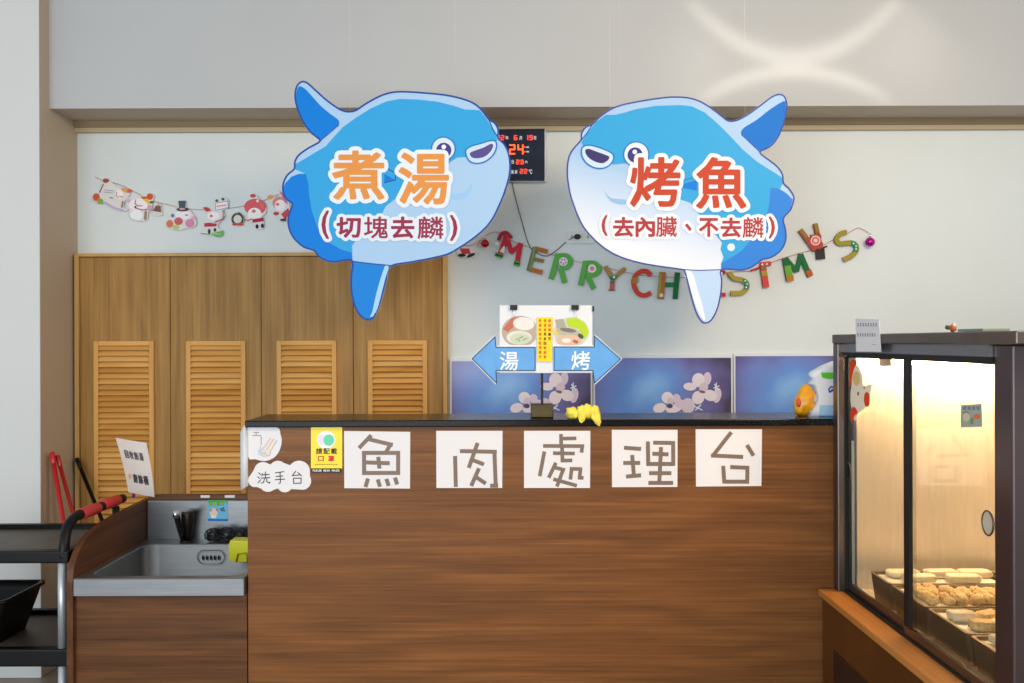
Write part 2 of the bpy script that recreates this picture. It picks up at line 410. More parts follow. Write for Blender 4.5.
# ------------------------------------------------------------------ built-in closet with louvred doors
YC = 3.955
closet = thing('closet', 'tall wood-laminate closet with four louvred doors against back wall', 'closet', (P(261, 0, YC).x, 3.97, 0))
zt = P(0, 252.4, YC).z; x0 = P(75.5, 0, YC).x; x1 = P(447, 0, YC).x
b = MB(); b.box(x0, x0+0.02, YC-0.012, 4.0, 0, zt, EDGE); b.box(x1-0.018, x1, YC-0.012, 4.0, 0, zt, EDGE); b.box(x0+0.02, x1-0.018, YC-0.012, 4.0, zt-0.014, zt, EDGE)
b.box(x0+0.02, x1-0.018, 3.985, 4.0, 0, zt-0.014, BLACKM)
b.build('frame', closet, 0.002)
seams = [79.8, 170.3, 261.2, 353.2, 443.2]
louv = [(94.5, 154.5), (186.5, 246), (277, 336.8), (368, 427.3)]
for k in range(4):
    a, c = P(seams[k], 0, YC).x+0.0015, P(seams[k+1], 0, YC).x-0.0015
    la, lc = P(louv[k][0], 0, YC).x, P(louv[k][1], 0, YC).x; lt = P(0, 339.8, YC).z; lb = 0.42
    ztop = zt-0.016
    b = MB(); b.box(a, la, YC, 3.98, 0.03, ztop, OAK); b.box(lc, c, YC, 3.98, 0.03, ztop, OAK); b.box(la, lc, YC, 3.98, lt, ztop, OAK); b.box(la, lc, YC, 3.98, 0.03, lb, OAK)
    d = b.build('door', closet, 0.0012)
    st = 0.021
    b = MB(); b.box(la, la+st, YC-0.012, 3.98, lb, lt, PINEV); b.box(lc-st, lc, YC-0.012, 3.98, lb, lt, PINEV)
    b.box(la+st, lc-st, YC-0.012, 3.98, lt-st, lt, PINE); b.box(la+st, lc-st, YC-0.012, 3.98, lb, lb+st, PINE)
    b.build('louvre_frame', d, 0.002)
    b = MB(); z = lt-st-0.010; rt = Matrix.Rotation(math.radians(-38), 3, 'X')
    while z > lb+st+0.005:
        b.box(la+st, lc-st, YC-0.006, YC-0.006+0.006, z-0.0135, z+0.0135, PINE, rt); z -= 0.0262
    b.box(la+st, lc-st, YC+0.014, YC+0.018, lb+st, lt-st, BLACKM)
    b.build('louvre_slats', d)

# ------------------------------------------------------------------ flower pictures on the wall behind the counter
def bokeh():
    m = bpy.data.materials.new('blue_bokeh_print'); m.use_nodes = True; nt = m.node_tree; L = nt.links
    bs = nt.nodes['Principled BSDF']; bs.inputs['Roughness'].default_value = 0.22
    tc = nt.nodes.new('ShaderNodeTexCoord'); sp = nt.nodes.new('ShaderNodeSeparateXYZ'); L.new(tc.outputs['Object'], sp.inputs[0])
    nz = nt.nodes.new('ShaderNodeTexNoise'); nz.inputs['Scale'].default_value = 5.0; nz.inputs['Detail'].default_value = 2; L.new(tc.outputs['Object'], nz.inputs['Vector'])
    # distance from the bright blue centre of the print
    mp = nt.nodes.new('ShaderNodeMapping'); mp.inputs['Location'].default_value = (0.08, 0, -0.30); mp.inputs['Scale'].default_value = (1.0, 0, 1.3); L.new(tc.outputs['Object'], mp.inputs[0])
    ln = nt.nodes.new('ShaderNodeVectorMath'); ln.operation = 'LENGTH'; L.new(mp.outputs[0], ln.inputs[0])
    a = nt.nodes.new('ShaderNodeMath'); a.operation = 'MULTIPLY_ADD'; a.inputs[1].default_value = 0.55; L.new(nz.outputs[0], a.inputs[0])
    m2 = nt.nodes.new('ShaderNodeMath'); m2.operation = 'MULTIPLY'; m2.inputs[1].default_value = 1.9; L.new(ln.outputs['Value'], m2.inputs[0]); L.new(m2.outputs[0], a.inputs[2])
    r = nt.nodes.new('ShaderNodeValToRGB'); cr = r.color_ramp
    cr.elements[0].position = 0.30; cr.elements[0].color = rgb('#86b8f2'); cr.elements[1].position = 1.0; cr.elements[1].color = rgb('#4c4660')
    for p, c in ((0.50, '#6a98e2'), (0.68, '#7284c8'), (0.84, '#6c66a2')): e = cr.elements.new(p); e.color = rgb(c)
    L.new(a.outputs[0], r.inputs[0]); L.new(r.outputs[0], bs.inputs['Base Color'])
    return m
BOKEH = bokeh()
def flower_print(x0, x1, yt, dx, label):
    YP = 3.982
    xa, xb = P(x0, 0, YP).x, P(x1, 0, YP).x; zt, zb = P(0, yt, YP).z, 0.98
    t = thing('flower_poster', label, 'poster', ((xa+xb)/2, YP, zb), 'blue flower pictures above the back counter')
    MB().box(xa-0.008, xb+0.008, YP+0.002, 3.999, zb-0.01, zt+0.012, FOAM).build('backing_panel', t)
    MB().box(xa, xb, YP, YP+0.002, zb, zt, BOKEH).build('picture', t)
    k = front(YP-0.0006)
    def z(*p): return Z(590+dx, 350, 6.827, *p)
    pet, pet2, sh, dk = '#e9dfea', '#d9cbe0', '#9a86b4', '#5b4f6c'
    def el(cx, cy, rx, ry, rot, c, l):
        k.fill([q for q in z(*circ(cx, cy, rx, ry, rot, 18))], c, l)
    el(868, 310, 28, 52, 0.2, pet2, 1); el(800, 195, 28, 45, 0.1, pet2, 2); el(740, 205, 44, 48, 0, pet, 3); el(682, 250, 45, 27, 0.1, pet, 3)
    el(738, 325, 42, 46, 0.1, pet, 3); el(820, 310, 48, 38, 0.3, pet, 4); el(775, 255, 30, 36, 0.5, '#d6c6d8', 5); el(765, 285, 22, 9, 0.2, '#7c6a62', 6)
    k.build('flower_print', t); k = front(YP-0.0006)
    el(668, 380, 48, 52, 0, pet2, 1); el(590, 330, 28, 30, 0, pet2, 2); el(475, 395, 46, 32, -0.3, pet, 2); el(528, 325, 40, 40, 0, pet, 3)
    el(570, 400, 55, 28, -0.15, pet, 3); el(610, 365, 34, 30, 0, pet2, 3); el(548, 352, 22, 30, 0, '#d8c8d8', 4); el(545, 382, 20, 16, 0, dk, 5)
    for p in (((850, 235), (875, 270)), ((845, 260), (880, 245)), ((855, 280), (862, 225)), ((705, 380), (765, 410)), ((720, 410), (755, 375))):
        k.stroke(z(*p), 1.1, '#dfeaf2', 6)
    k.stroke(z((400, 428), (700, 428)), 0.6, '#9fb0d8', 6)
    k.build('flower_print', t)
flower_print(451.5, 590.5, 361, -143, 'blue flower poster behind the double-arrow sign')
flower_print(595, 731, 358.5, 0, 'blue flower poster right of the yellow cloth, pale blossoms in plain view')
flower_print(735.5, 876, 357, 141, 'blue flower poster behind the white packet at the display case')

# ------------------------------------------------------------------ service counter
YF = 2.72; CX0, CX1 = P(247, 0, YF).x, P(834, 0, YF).x
ct = thing('service_counter', 'long walnut-laminate service counter front with five lettered sheets', 'counter', ((CX0+CX1)/2, YF, 0))
MB().box(CX0, CX1, YF, YF+0.022, 0, 1.178, WALNUT).build('front_panel', ct, 0.001)
b = MB(); b.box(CX0, CX0+0.02, YF+0.022, 2.93, 0, 1.178, WALNUTY); b.build('end_panel', ct); b = MB(); b.box(CX1-0.02, CX1, YF+0.022, 2.93, 0, 1.178, WALNUTY); b.build('end_panel', ct)
MB().box(CX0+0.02, CX1-0.02, 2.91, 2.93, 0, 1.178, WALNUT).build('back_panel', ct)
b = MB().box(CX0-0.004, CX1+0.002, 2.705, 2.955, 1.179, 1.2005, GRANITE)
tag(b.build('countertop', None, 0.003), 'narrow polished black granite top along the service counter', 'countertop')

YS = YF-0.0015
def sheet(name, pts, label, cat, group=None, bend=None):
    t = thing(name, label, cat, P((pts[0][0]+pts[2][0])/2, max(p[1] for p in pts), YF), group)
    MB().slab(pts, YS, 0.001, PAPER).build('paper', t)
    return t
def tape_sheet(rect, org, strokes, label, wd=4.0):
    s = 9.76
    t = sheet('lettered_sheet', rect, label, 'sheet', 'lettered sheets on the counter front')
    k = front(YS)
    for i, p in enumerate(strokes): k.stroke(Z(org[0], org[1], s, *p), wd, TAPE, 1+0.25*(i % 5), round_=False)
    for i, p in enumerate(strokes):
        q = Z(org[0], org[1], s, *p)
        for m_ in q[1:-1]: k.poly(circ(m_[0], m_[1], wd/2, n=4, rot=PI/4), TAPE, 1+0.25*(i % 5)+0.1)
    k.build('tape_lettering', t)
tape_sheet([(344, 431), (410.2, 431.8), (410, 488.6), (344.3, 488.2)], (338, 425),
    [((325, 100), (205, 225)), ((298, 138), (535, 195)), ((518, 180), (468, 268)), ((235, 272), (607, 272)), ((255, 255), (255, 487)), ((587, 255), (587, 487)), ((235, 468), (607, 468)),
     ((270, 365), (505, 373)), ((393, 310), (405, 425)), ((293, 522), (268, 605)), ((388, 530), (410, 603)), ((472, 525), (495, 595)), ((556, 512), (578, 580))],
    'square white sheet with the brown tape character 魚, next to the yellow mask notice')
tape_sheet([(436.2, 430.8), (502.6, 430.8), (502.2, 488), (436.4, 488)], (430, 425),
    [((245, 302), (252, 605)), ((292, 254), (652, 262)), ((628, 245), (642, 605)), ((587, 592), (665, 592)), ((465, 175), (378, 418)), ((425, 345), (527, 385)), ((478, 422), (402, 595)), ((452, 510), (545, 572))],
    'square white sheet with the brown tape character 肉, between the 魚 and 處 sheets')
tape_sheet([(524, 430.8), (590.4, 430.8), (590, 488), (524, 488)], (520, 425),
    [((400, 88), (402, 215)), ((400, 133), (550, 130)), ((225, 204), (625, 206)), ((610, 190), (600, 270)), ((410, 210), (415, 362)), ((322, 275), (535, 278)), ((398, 347), (510, 345)),
     ((238, 258), (192, 500)), ((350, 368), (280, 515)), ((330, 412), (440, 440)), ((425, 425), (360, 600)), ((325, 528), (555, 592)), ((505, 410), (492, 532)), ((495, 428), (605, 430)), ((592, 420), (580, 520)), ((565, 515), (620, 515))],
    'square white sheet with the brown tape character 處, below the arrow sign base', 3.7)
tape_sheet([(611.8, 429.8), (677.6, 429.8), (677.4, 487), (612, 487.2)], (606, 425),
    [((175, 222), (342, 234)), ((255, 292), (272, 490)), ((168, 370), (333, 370)), ((195, 503), (342, 490)), ((408, 160), (412, 395)), ((460, 172), (672, 176)), ((655, 160), (656, 395)), ((395, 380), (672, 380)),
     ((537, 215), (520, 560)), ((452, 280), (610, 286)), ((420, 470), (638, 470)), ((413, 565), (655, 565))],
    'square white sheet with the brown tape character 理, between the 處 and 台 sheets')
tape_sheet([(695.6, 429.2), (762, 429.2), (761.4, 486), (696, 486.6)], (690, 425),
    [((403, 70), (215, 310)), ((205, 297), (518, 312)), ((555, 195), (620, 300)), ((323, 398), (335, 570)), ((392, 410), (578, 418)), ((560, 400), (558, 570)), ((320, 553), (575, 553))],
    'square white sheet with the brown tape character 台, last one before the display case', 4.0)

# wash-hands icon, cloud notice, mask notice
z = lambda *p: Z(240, 415, 8.04, *p)
t = sheet('handwash_notice', spline(z((65, 96), (290, 96), (325, 155), (335, 215), (315, 290), (270, 345), (200, 370), (120, 355), (65, 335)), n=3), 'rounded white paper with a tap and washing hands drawing', 'notice')
k = front(YS)
g1 = '#b8a49c'
k.stroke(z((100, 165), (165, 165), (172, 180), (170, 240)), 0.9, '#a99a98', 1); k.stroke(z((112, 140), (150, 140)), 0.9, '#9a8f92', 1); k.stroke(z((130, 140), (130, 160)), 0.8, '#a99a98', 1)
k.stroke(z((165, 250), (160, 275)), 0.6, '#a8bcd0', 1)
k.fill(z((190, 270), (250, 185), (275, 190), (296, 205), (240, 300), (235, 325), (190, 330), (150, 310), (148, 285)), '#e9dcd2', 1)
for p in (((190, 265), (248, 185)), ((215, 280), (272, 192)), ((240, 300), (296, 206)), ((150, 290), (190, 262)), ((150, 310), (190, 332), (236, 326), (245, 300)), ((160, 300), (215, 318))): k.stroke(z(*p), 0.6, g1, 2)
for c in ((160, 290, 16), (178, 275, 12), (200, 305, 14), (170, 318, 11)): k.fill(z(*circ(c[0], c[1], c[2], n=14)), '#c3cdd9', 2)
k.build('drawing', t)
cl = []
for cx, cy, r, a0, a1 in ((120, 525, 55, 75, 230), (185, 450, 72, 190, 300), (305, 440, 72, 215, 310), (475, 455, 88, 215, 350), (500, 530, 72, 330, 440), (360, 560, 62, 35, 150), (225, 548, 70, 50, 140)):
    n = 9
    for i in range(n+1):
        a = math.radians(a0+(a1-a0)*i/n); cl.append((cx+r*math.cos(a), cy+r*math.sin(a)))
t = sheet('cloud_notice', z(*cl), 'cloud-shaped white paper sign reading 洗手台 near the sink', 'notice')
for ch in ([((150, 465), (165, 478)), ((143, 498), (158, 508)), ((145, 545), (168, 520)), ((180, 470), (175, 490)), ((180, 480), (235, 478)), ((205, 458), (205, 505)), ((172, 507), (240, 503)), ((198, 507), (190, 540), (172, 548)), ((215, 507), (215, 535), (238, 548), (240, 538))],
           [((285, 465), (352, 455)), ((290, 495), (345, 490)), ((283, 520), (360, 515)), ((322, 460), (325, 545), (312, 550))],
           [((448, 452), (420, 488), (478, 482)), ((465, 462), (495, 490)), ((430, 508), (432, 550)), ((430, 508), (492, 508), (490, 548), (432, 550))]):
    k = front(YS)
    for s_ in ch: k.stroke(z(*s_), 1.0, '#4c4a52', 1)
    k.build('character', t)
z = lambda *p: Z(305, 422, 11.77, *p)
YEL_P = mat('yellow_print', '#f7dc00', 0.4)
t = thing('mask_notice', 'small yellow notice with a masked face telling visitors to wear masks', 'sticker', P(326, 473, YF))
b = MB(); b.slab(z((70, 58), (438, 58), (438, 545), (70, 545)), YS, 0.001, YEL_P); b.slab(z((75, 545.5), (422, 545.5), (422, 595), (75, 595)), YS, 0.001, BLACKM); b.build('card', t)
k = front(YS)
k.fill(z(*circ(250, 210, 108)), '#f6f4ee', 1); k.fill(z(*circ(200, 205, 50, 62)), '#e6dff0', 2); k.fill(z(*circ(282, 212, 62, 66)), '#6fd6ae', 3); k.fill(z((235, 165), (255, 150), (255, 275), (232, 262)), '#6fd6ae', 3)
for i, ch in enumerate('請配戴'): k.glyph(ch, 305+(130+88*i)/11.77, 422+308/11.77, 305+(203+88*i)/11.77, 422+378/11.77, '#35332c', 0.12, 1)
k.glyph('口', *[v for p in z((152, 400), (222, 462)) for v in p], '#c8433a', 0.22, 1); k.glyph('罩', *[v for p in z((272, 398), (346, 466)) for v in p], '#d8383a', 0.25, 1)
for i in range(13): k.stroke(z((115+i*21, 500), (128+i*21, 500)), 0.8, '#5a5030', 1, round_=False)
for wd, x0_, x1_ in (('PLEASE', 92, 196), ('WEAR', 214, 296), ('MASK', 316, 410)): k.text(wd, 305+x0_/11.77, 422+558/11.77, 305+x1_/11.77, 422+584/11.77, '#f2f2f2', 0.08, 1, 0.2)
k.build('print', t)
# bent white strip on the counter's left end
b = MB(); A = []; B = []
for i in range(9):
    u = i/8; px = 240.3+7.2*u; bulge = 0.004+0.012*math.sin(u*PI)
    A.append(P(px, 424+9*(1-u)**2, YF-bulge)); B.append(P(px+0.3, 486+4*(1-u), YF-bulge))
dv = Vector((0.0012, 0.003, 0))
b.loops([A+[q+dv for q in reversed(A)], B+[q+dv for q in reversed(B)]], FOAM, True, True, True)
tag(b.build('edge_guard'), 'curled white plastic strip on the counter corner above the sink', 'edge guard')

# ------------------------------------------------------------------ things on the counter
YB = 2.80
t = thing('arrow_sign', 'double-arrow food sign board standing on a dark base on counter', 'sign', P(541.5, 418, YB))
z = lambda *p: Z(470, 290, 4.88, *p)
b = MB(); zb = 1.2005; x0, x1 = P(530.5, 0, YB).x, P(552.8, 0, YB).x; zt = P(0, 403.5, YB).z
b.box(x0, x1, YB-0.03, YB+0.03, zb, zt, mat('bronze_block', '#4a3d22', 0.25, 0.7, vary=0.35, scale=12)); b.build('base', t, 0.003)
xm = P(542, 0, YB).x; MB().box(xm-0.004, xm+0.004, YB+0.0065, YB+0.012, zt, P(0, 330, YB).z, BLACKM).build('pole', t)
bd = MB(); bd.slab(z((145, 75), (597, 75), (597, 405), (145, 405)), YB, 0.006, FOAM); bd.build('board', t)
ARL = [(10, 335), (122, 228), (127, 280), (318, 280), (318, 393), (127, 393), (130, 455)]
ARR = [(735, 337), (607, 225), (607, 278), (410, 278), (410, 393), (600, 393), (607, 455)]
ABL = mat('arrow_blue', '#5b9fe0', 0.45, vary=0.08, scale=25)
for pts, ch, bb in ((ARL, '湯', (145, 300, 236, 392)), (ARR, '烤', (494, 298, 586, 390))):
    a = MB(); a.slab(offset_poly(z(*pts), 1.6), YB-0.004, 0.0038, FOAM); ao = a.build('arrow', t)
    k = front(YB-0.0042); k.fill(z(*pts), ABL, 1); k.stroke(z(*pts), 0.9, '#28405f', 2, True)
    q = z((bb[0], bb[1]), (bb[2], bb[3])); k.glyph(ch, q[0][0], q[0][1], q[1][0], q[1][1], '#eef3f8', 0.25, 3)
    k.build('arrow_print', ao)
k = front(YB-0.0002)
def half_disc(cx, cy, rx, ry, ycut, xc0=None, xc1=None):
    out = []
    for x, y in circ(cx, cy, rx, ry, n=40):
        x = min(x, xc1) if xc1 else x; x = max(x, xc0) if xc0 else x
        out.append((x, min(y, ycut)))
    return out
k.fill(z(*half_disc(243, 203, 88, 77, 268, xc1=322)), '#b9a79a', 1)
k.fill(z((160, 190), (200, 140), (240, 130), (230, 165), (185, 205)), '#c2705e', 2); k.fill(z(*circ(262, 165, 52, 32, 0.1)), '#e6e0da', 2); k.fill(z(*circ(240, 232, 62, 34)), '#d9dccf', 3)
k.fill(z(*half_disc(245, 238, 50, 26, 262)), '#c8cfba', 4)
for c in ((225, 243), (240, 236), (258, 245), (250, 232), (268, 240), (235, 250)): k.stroke(z(c, (c[0]+9, c[1]-5)), 0.9, '#5c9a4a', 5)
k.build('food_picture', t); k = front(YB-0.0002)
k.fill(z(*half_disc(495, 205, 86, 73, 268, xc0=408)), '#c9cfc0', 1)
k.fill(z((470, 140), (520, 136), (560, 160), (580, 205), (560, 240), (530, 190), (475, 175)), '#b6d22e', 2); k.fill(z((415, 145), (455, 140), (470, 180), (430, 215)), '#aba79a', 2)
k.fill(z(*circ(478, 205, 58, 22, 0.1)), '#b9b2a4', 3); k.fill(z(*circ(478, 196, 40, 10, 0.15)), '#7e776c', 4); k.fill(z(*half_disc(482, 245, 62, 26, 267)), '#d9b7a0', 4); k.fill(z(*circ(470, 246, 22, 11)), '#efe4da', 5)
k.fill(z(*circ(515, 252, 14, 8, 0.4)), '#b5684c', 5); k.fill(z(*circ(540, 225, 16, 10, 0.7)), '#4e5a44', 5)
k.build('food_picture', t)
n1 = MB(); n1.slab(z((326, 133), (403, 133), (399, 350), (330, 348)), YB-0.0045, 0.0006, mat('yellow_note_paper', '#fbd51c', 0.6)); no = n1.build('yellow_note', t)
n2 = MB(); n2.slab(z((403, 190), (425, 205), (440, 224), (410, 208)), YB-0.003, 0.0005, _M['yellow_note_paper']); n2.build('note_tab', t)
k = front(YB-0.0047)
for cx, rows in ((342, '乾湯料請勿取用請先'), (366, '清潔後再放回謝謝您'), (388, '請自備鍋可')):
    for i, ch in enumerate(rows):
        q = z((cx-7, 142+i*22), (cx+7, 158+i*22)); k.glyph(ch, q[0][0], q[0][1], q[1][0], q[1][1], '#5b4a12' if 2 < i < 6 and cx > 350 else '#cf6a1c', 0.1, 1)
k.build('note_text', no)
for xa in (195, 495):
    c = MB(); c.slab(z((xa, 73), (xa+36, 73), (xa+36, 97), (xa, 97)), YB-0.009, 0.018, BLACKM); co = c.build('binder_clip', t, 0.001)
    w_ = MB(); q0, q1 = z((xa+12, 97), (xa+24, 97)); w_.tube([P(q0[0], q0[1], YB-0.004), P(q0[0], q0[1]+7, YB-0.004), P(q1[0], q1[1]+7, YB-0.004), P(q1[0], q1[1], YB-0.004)], 0.0006, CHROME, 6); w_.build('clip_wire', co)
c = MB(); c.slab(z((597, 78), (606, 78), (606, 104), (597, 104)), YB-0.004, 0.012, BLACKM); c.build('binder_clip', t)

# crumpled yellow cloth
def folds(a, b, ph):
    def fn(q, d):
        an = math.atan2(d.z, d.x); k_ = 1+a*math.sin(b*an+ph+3*d.y)+0.5*a*math.sin(2.3*b*an+ph*2)
        return Vector((q.x*k_, q.y*(1+0.1*math.sin(5*d.x)), q.z*k_))
    return fn
b = MB()
def yc(px, py, Y, rx, ry, rz, rot, a, bb, ph): b.blob(P(px, py, Y), (rx, ry, rz), YEL, 0.14, 2.0, ph, 4, Matrix.Rotation(rot, 3, 'Y'), folds(a, bb, ph))
yc(573.5, 413.5, 2.745, 0.026, 0.022, 0.020, 0.25, 0.10, 3, 1.0); yc(585, 412, 2.735, 0.026, 0.024, 0.025, 0, 0.10, 5, 2.0); yc(594, 413, 2.735, 0.020, 0.020, 0.024, 0, 0.08, 4, 3.2)
yc(596.5, 418.5, 2.698, 0.013, 0.008, 0.022, -0.45, 0.10, 3, 0.4); yc(582, 418, 2.712, 0.012, 0.012, 0.014, 0.3, 0.12, 3, 5.4)
for v in b.v:                     # lies on the granite, laps over its front edge
    if v.z < 1.2012:
        if v.y < 2.716: v.y = min(v.y, 2.7035)
        else: v.z = 1.2012
cs = b.build('yellow_cloth'); tag(cs, 'crumpled yellow cleaning cloth on the granite edge beside sign base', 'cloth')

# white wipes packet and orange packet at the right end
YW = 2.80
z = lambda *p: Z(730, 350, 8.533, *p)
t = thing('wipes_packet', 'white soft packet with green label and blue foot, against display case', 'packet', P(823, 422, YW))
out = z((935, 95), (870, 95), (815, 115), (760, 140), (672, 190), (666, 215), (692, 237), (655, 283), (700, 292), (730, 350), (745, 420), (725, 470), (700, 510), (668, 575), (745, 612), (840, 616), (935, 612))
out = [(x, min(y, 421.6)) for x, y in out]
cx_, cy_ = 826, 390
A = [P(x, y, YW+0.028) for x, y in out]; L1 = [P(cx_+(x-cx_)*0.9, cy_+(y-cy_)*0.93, YW+0.008) for x, y in out]; L2 = [P(cx_+(x-cx_)*0.62, cy_+(y-cy_)*0.72, YW) for x, y in out]
Bk = [P(cx_+(x-cx_)*0.9, cy_+(y-cy_)*0.93, YW+0.05) for x, y in out]
b = MB(); b.loops([L2, L1, A, Bk], FOAM, True, True, True); b.build('packet_body', t)
k = front(YW-0.001)
k.fill(z((775, 192), (905, 190), (905, 245), (830, 248), (785, 235)), '#5cc23a', 1); k.build('green_label', t); k = front(YW-0.001)
k.fill(z((765, 470), (900, 470), (900, 560), (755, 560)), '#9cc4e4', 1); k.fill(z((757, 560), (900, 560), (900, 585), (752, 585)), '#2f7cc0', 1)
k.build('blue_foot_print', t); k = front(YW-0.001)
k.stroke(z((880, 345), (850, 360), (842, 335), (862, 312), (890, 322), (895, 345)), 1.4, '#3c3aa0', 1); k.stroke(z((862, 345), (875, 335)), 1.2, '#6a68c0', 2)
k.build('logo_print', t)
t = thing('orange_packet', 'small orange packet with a red patch beside the white packet', 'packet', P(804, 415, 2.82))
b = MB(); b.blob(P(805, 400.5, 2.82), (0.032, 0.024, 0.049), mat('orange_wrap', '#f5a81c', 0.35, vary=0.12, scale=30), 0.35, 2.0, 4, 3, Matrix.Rotation(0.25, 3, 'Y')); b.build('pouch', t)
b = MB(); b.blob(P(798.5, 402.5, 2.80), (0.007, 0.008, 0.016), ink('#e85a4a'), 0.2, 2, 2, 2); b.build('red_patch', t)

# ------------------------------------------------------------------ hanging fish signs
YFISH = 3.30
zA = lambda *p: Z(280, 70, 5.25, *p)
zB = lambda *p: Z(400, 80, 5.25, *p)
zC = lambda *p: Z(270, 190, 4.875, *p)
zD = lambda *p: Z(390, 190, 4.875, *p)
zE = lambda *p: Z(560, 85, 5.25, *p)
zF = lambda *p: Z(680, 85, 5.25, *p)
zG = lambda *p: Z(560, 200, 5.25, *p)
zH = lambda *p: Z(680, 200, 5.25, *p)
LINE, LIGHT, MID, DEEP = '#274a9e', '#a8cbee', '#36a3e2', '#0a7ddc'
def hang(t, xs):
    for px, py in xs:
        q = P(px, py, YFISH+0.004); MB().tube([q, Vector((q.x, q.y, 3.3))], 0.0005, NYLON, 5).build('hanging_line', t)

t = thing('fish_sign', 'hanging blue sunfish sign facing right with orange lettering 煮湯', 'sign', P(395, 320, YFISH), 'hanging sunfish signs over the counter')
OUT = (zA((115, 62), (88, 88), (80, 145), (95, 210), (130, 285), (170, 335), (212, 372), (150, 410), (98, 448), (78, 485), (75, 520), (38, 553), (17, 600)) + zC((66, 15), (82, 45), (110, 70), (93, 120), (90, 170), (110, 225), (160, 275), (215, 295), (240, 325), (280, 345), (320, 350), (360, 342), (403, 348), (396, 430), (400, 510), (420, 580), (450, 620), (480, 632), (505, 620), (530, 570), (550, 500), (568, 430), (584, 372)) +
       zD((110, 350), (200, 333), (280, 313), (340, 280), (400, 240), (460, 190), (500, 140), (530, 80), (558, 15)) + zB((545, 600), (570, 520), (578, 450), (568, 380), (545, 335), (515, 305), (515, 262), (498, 228), (466, 207), (430, 160), (390, 125), (330, 100), (240, 80), (120, 68), (0, 62)) +
       zA((560, 125), (500, 150), (440, 185), (400, 212), (360, 220), (320, 210), (280, 185), (240, 155), (190, 110), (145, 70)))
OUTS = spline(OUT, n=3)
MB().slab(offset_poly(OUTS, 0.9), YFISH, 0.008, FOAM).build('board', t)
k = front(YFISH-0.0002)
k.fill(OUTS, LIGHT, 1)
BOUND_TAIL = zA((135, 545), (150, 600), (152, 650)) + zC((190, 20), (203, 100), (232, 185), (290, 258), (350, 292), (400, 305))
k.fill(zA((90, 490), (240, 400), (330, 300), (400, 250), (480, 200), (560, 165), (630, 152)) + zB((100, 103), (200, 115), (280, 135), (340, 155), (395, 157), (420, 160), (455, 205), (490, 268), (512, 312), (500, 335), (345, 405), (300, 408), (265, 430)) +
       [(440, 178), (418, 186), (398, 197), (386, 206), (376, 225), (360, 235), (352, 246), (352.5, 252.5)] + list(reversed(BOUND_TAIL)) + zA((75, 520), (78, 490)), MID, 2)
k.fill(zA((132, 545), (100, 545), (60, 560), (28, 595), (16, 620)) + zC((68, 20), (82, 45), (110, 70), (93, 120), (90, 170), (110, 225), (160, 275), (215, 295), (240, 325), (280, 345), (320, 350), (360, 342), (403, 346), (400, 305)) + list(reversed(BOUND_TAIL)), DEEP, 3)
k.fill(spline(zA((98, 88), (84, 145), (97, 208), (132, 283), (172, 333), (210, 368), (262, 325), (305, 295), (308, 265), (270, 235), (215, 190), (170, 140), (130, 98)), n=3), DEEP, 3)
k.fill(spline(zC((403, 352), (398, 430), (403, 510), (422, 578), (452, 616), (482, 628), (502, 616), (528, 568), (547, 500), (565, 430), (580, 372), (500, 362)), n=3), '#1a84de', 3)
k.fill(spline(zC((560, 372), (580, 372), (560, 440), (530, 560), (512, 608), (488, 618), (500, 590), (520, 500)), n=3), '#a9d6f8', 4)
k.fill(spline(zB((272, 600), (335, 590), (378, 545), (365, 600), (325, 628), (282, 628)), n=4), '#9cc6ee', 3)
k.fill(spline(zB((466, 210), (498, 230), (513, 262), (513, 300), (490, 262)), n=3), '#a9d2f4', 3); k.stroke(zB((466, 208), (488, 260), (515, 305)), 1.1, LINE, 4)
k.stroke(zA((212, 372), (262, 330), (308, 290)), 0.8, LINE, 4); k.stroke(zC((403, 348), (500, 360), (584, 368)), 1.1, LINE, 4)
k.fill(zA((548, 545), (605, 578), (548, 592)), DEEP, 3); k.stroke(zA((570, 522), (605, 540), (607, 578), (548, 592)), 0.9, LINE, 4)
k.fill(zB(*circ(228, 362, 62)), '#d5e4f7', 4); k.stroke(zB(*circ(228, 362, 62)), 1.3, '#2d78c8', 5, True); k.fill(zB(*circ(230, 370, 40)), '#48418a', 6); k.fill(zB(*circ(230, 352, 12)), '#eef4fb', 7)
MOU = spline(zB((345, 372), (375, 348), (420, 335), (470, 320), (500, 322), (507, 348), (495, 385), (468, 415), (430, 435), (388, 437), (358, 418)), n=4)
k.fill(MOU, '#c5dcf5', 5); k.stroke(MOU, 1.4, '#2d78c8', 6, True)
k.fill(spline(zB((367, 385), (392, 372), (440, 355), (474, 337), (488, 340), (486, 358), (468, 385), (440, 405), (400, 412), (376, 405)), n=4), '#5a4e90', 7)
k.stroke(OUTS, 1.7, LINE, 4, True)
k.build('printed_fish', t)
k = front(YFISH-0.0034)
for ch, bb in (('煮', (332, 150.5, 384.5, 200)), ('湯', (398.5, 152.5, 449, 204.5))): k.glyph(ch, *bb, '#e2954a', 1.25, 2, '#e3edf8', 4.2)
k.build('title_lettering', t)
k = front(YFISH-0.0034)
for ch, bb in (('(', (321.5, 210.5, 329, 239)), ('切', (336.5, 217, 361, 238)), ('塊', (364, 216.5, 388, 238.5)), ('去', (391, 216.5, 414.5, 238.5)), ('麟', (417.5, 216.5, 443.5, 239)), (')', (450, 215, 457.5, 241))):
    k.glyph(ch, *bb, '#98304f', 0.75 if ch in '()去切' else 0.35, 2, '#dfe9f6', 3.3)
k.build('small_lettering', t)
hang(t, ((350, 113), (455, 100)))

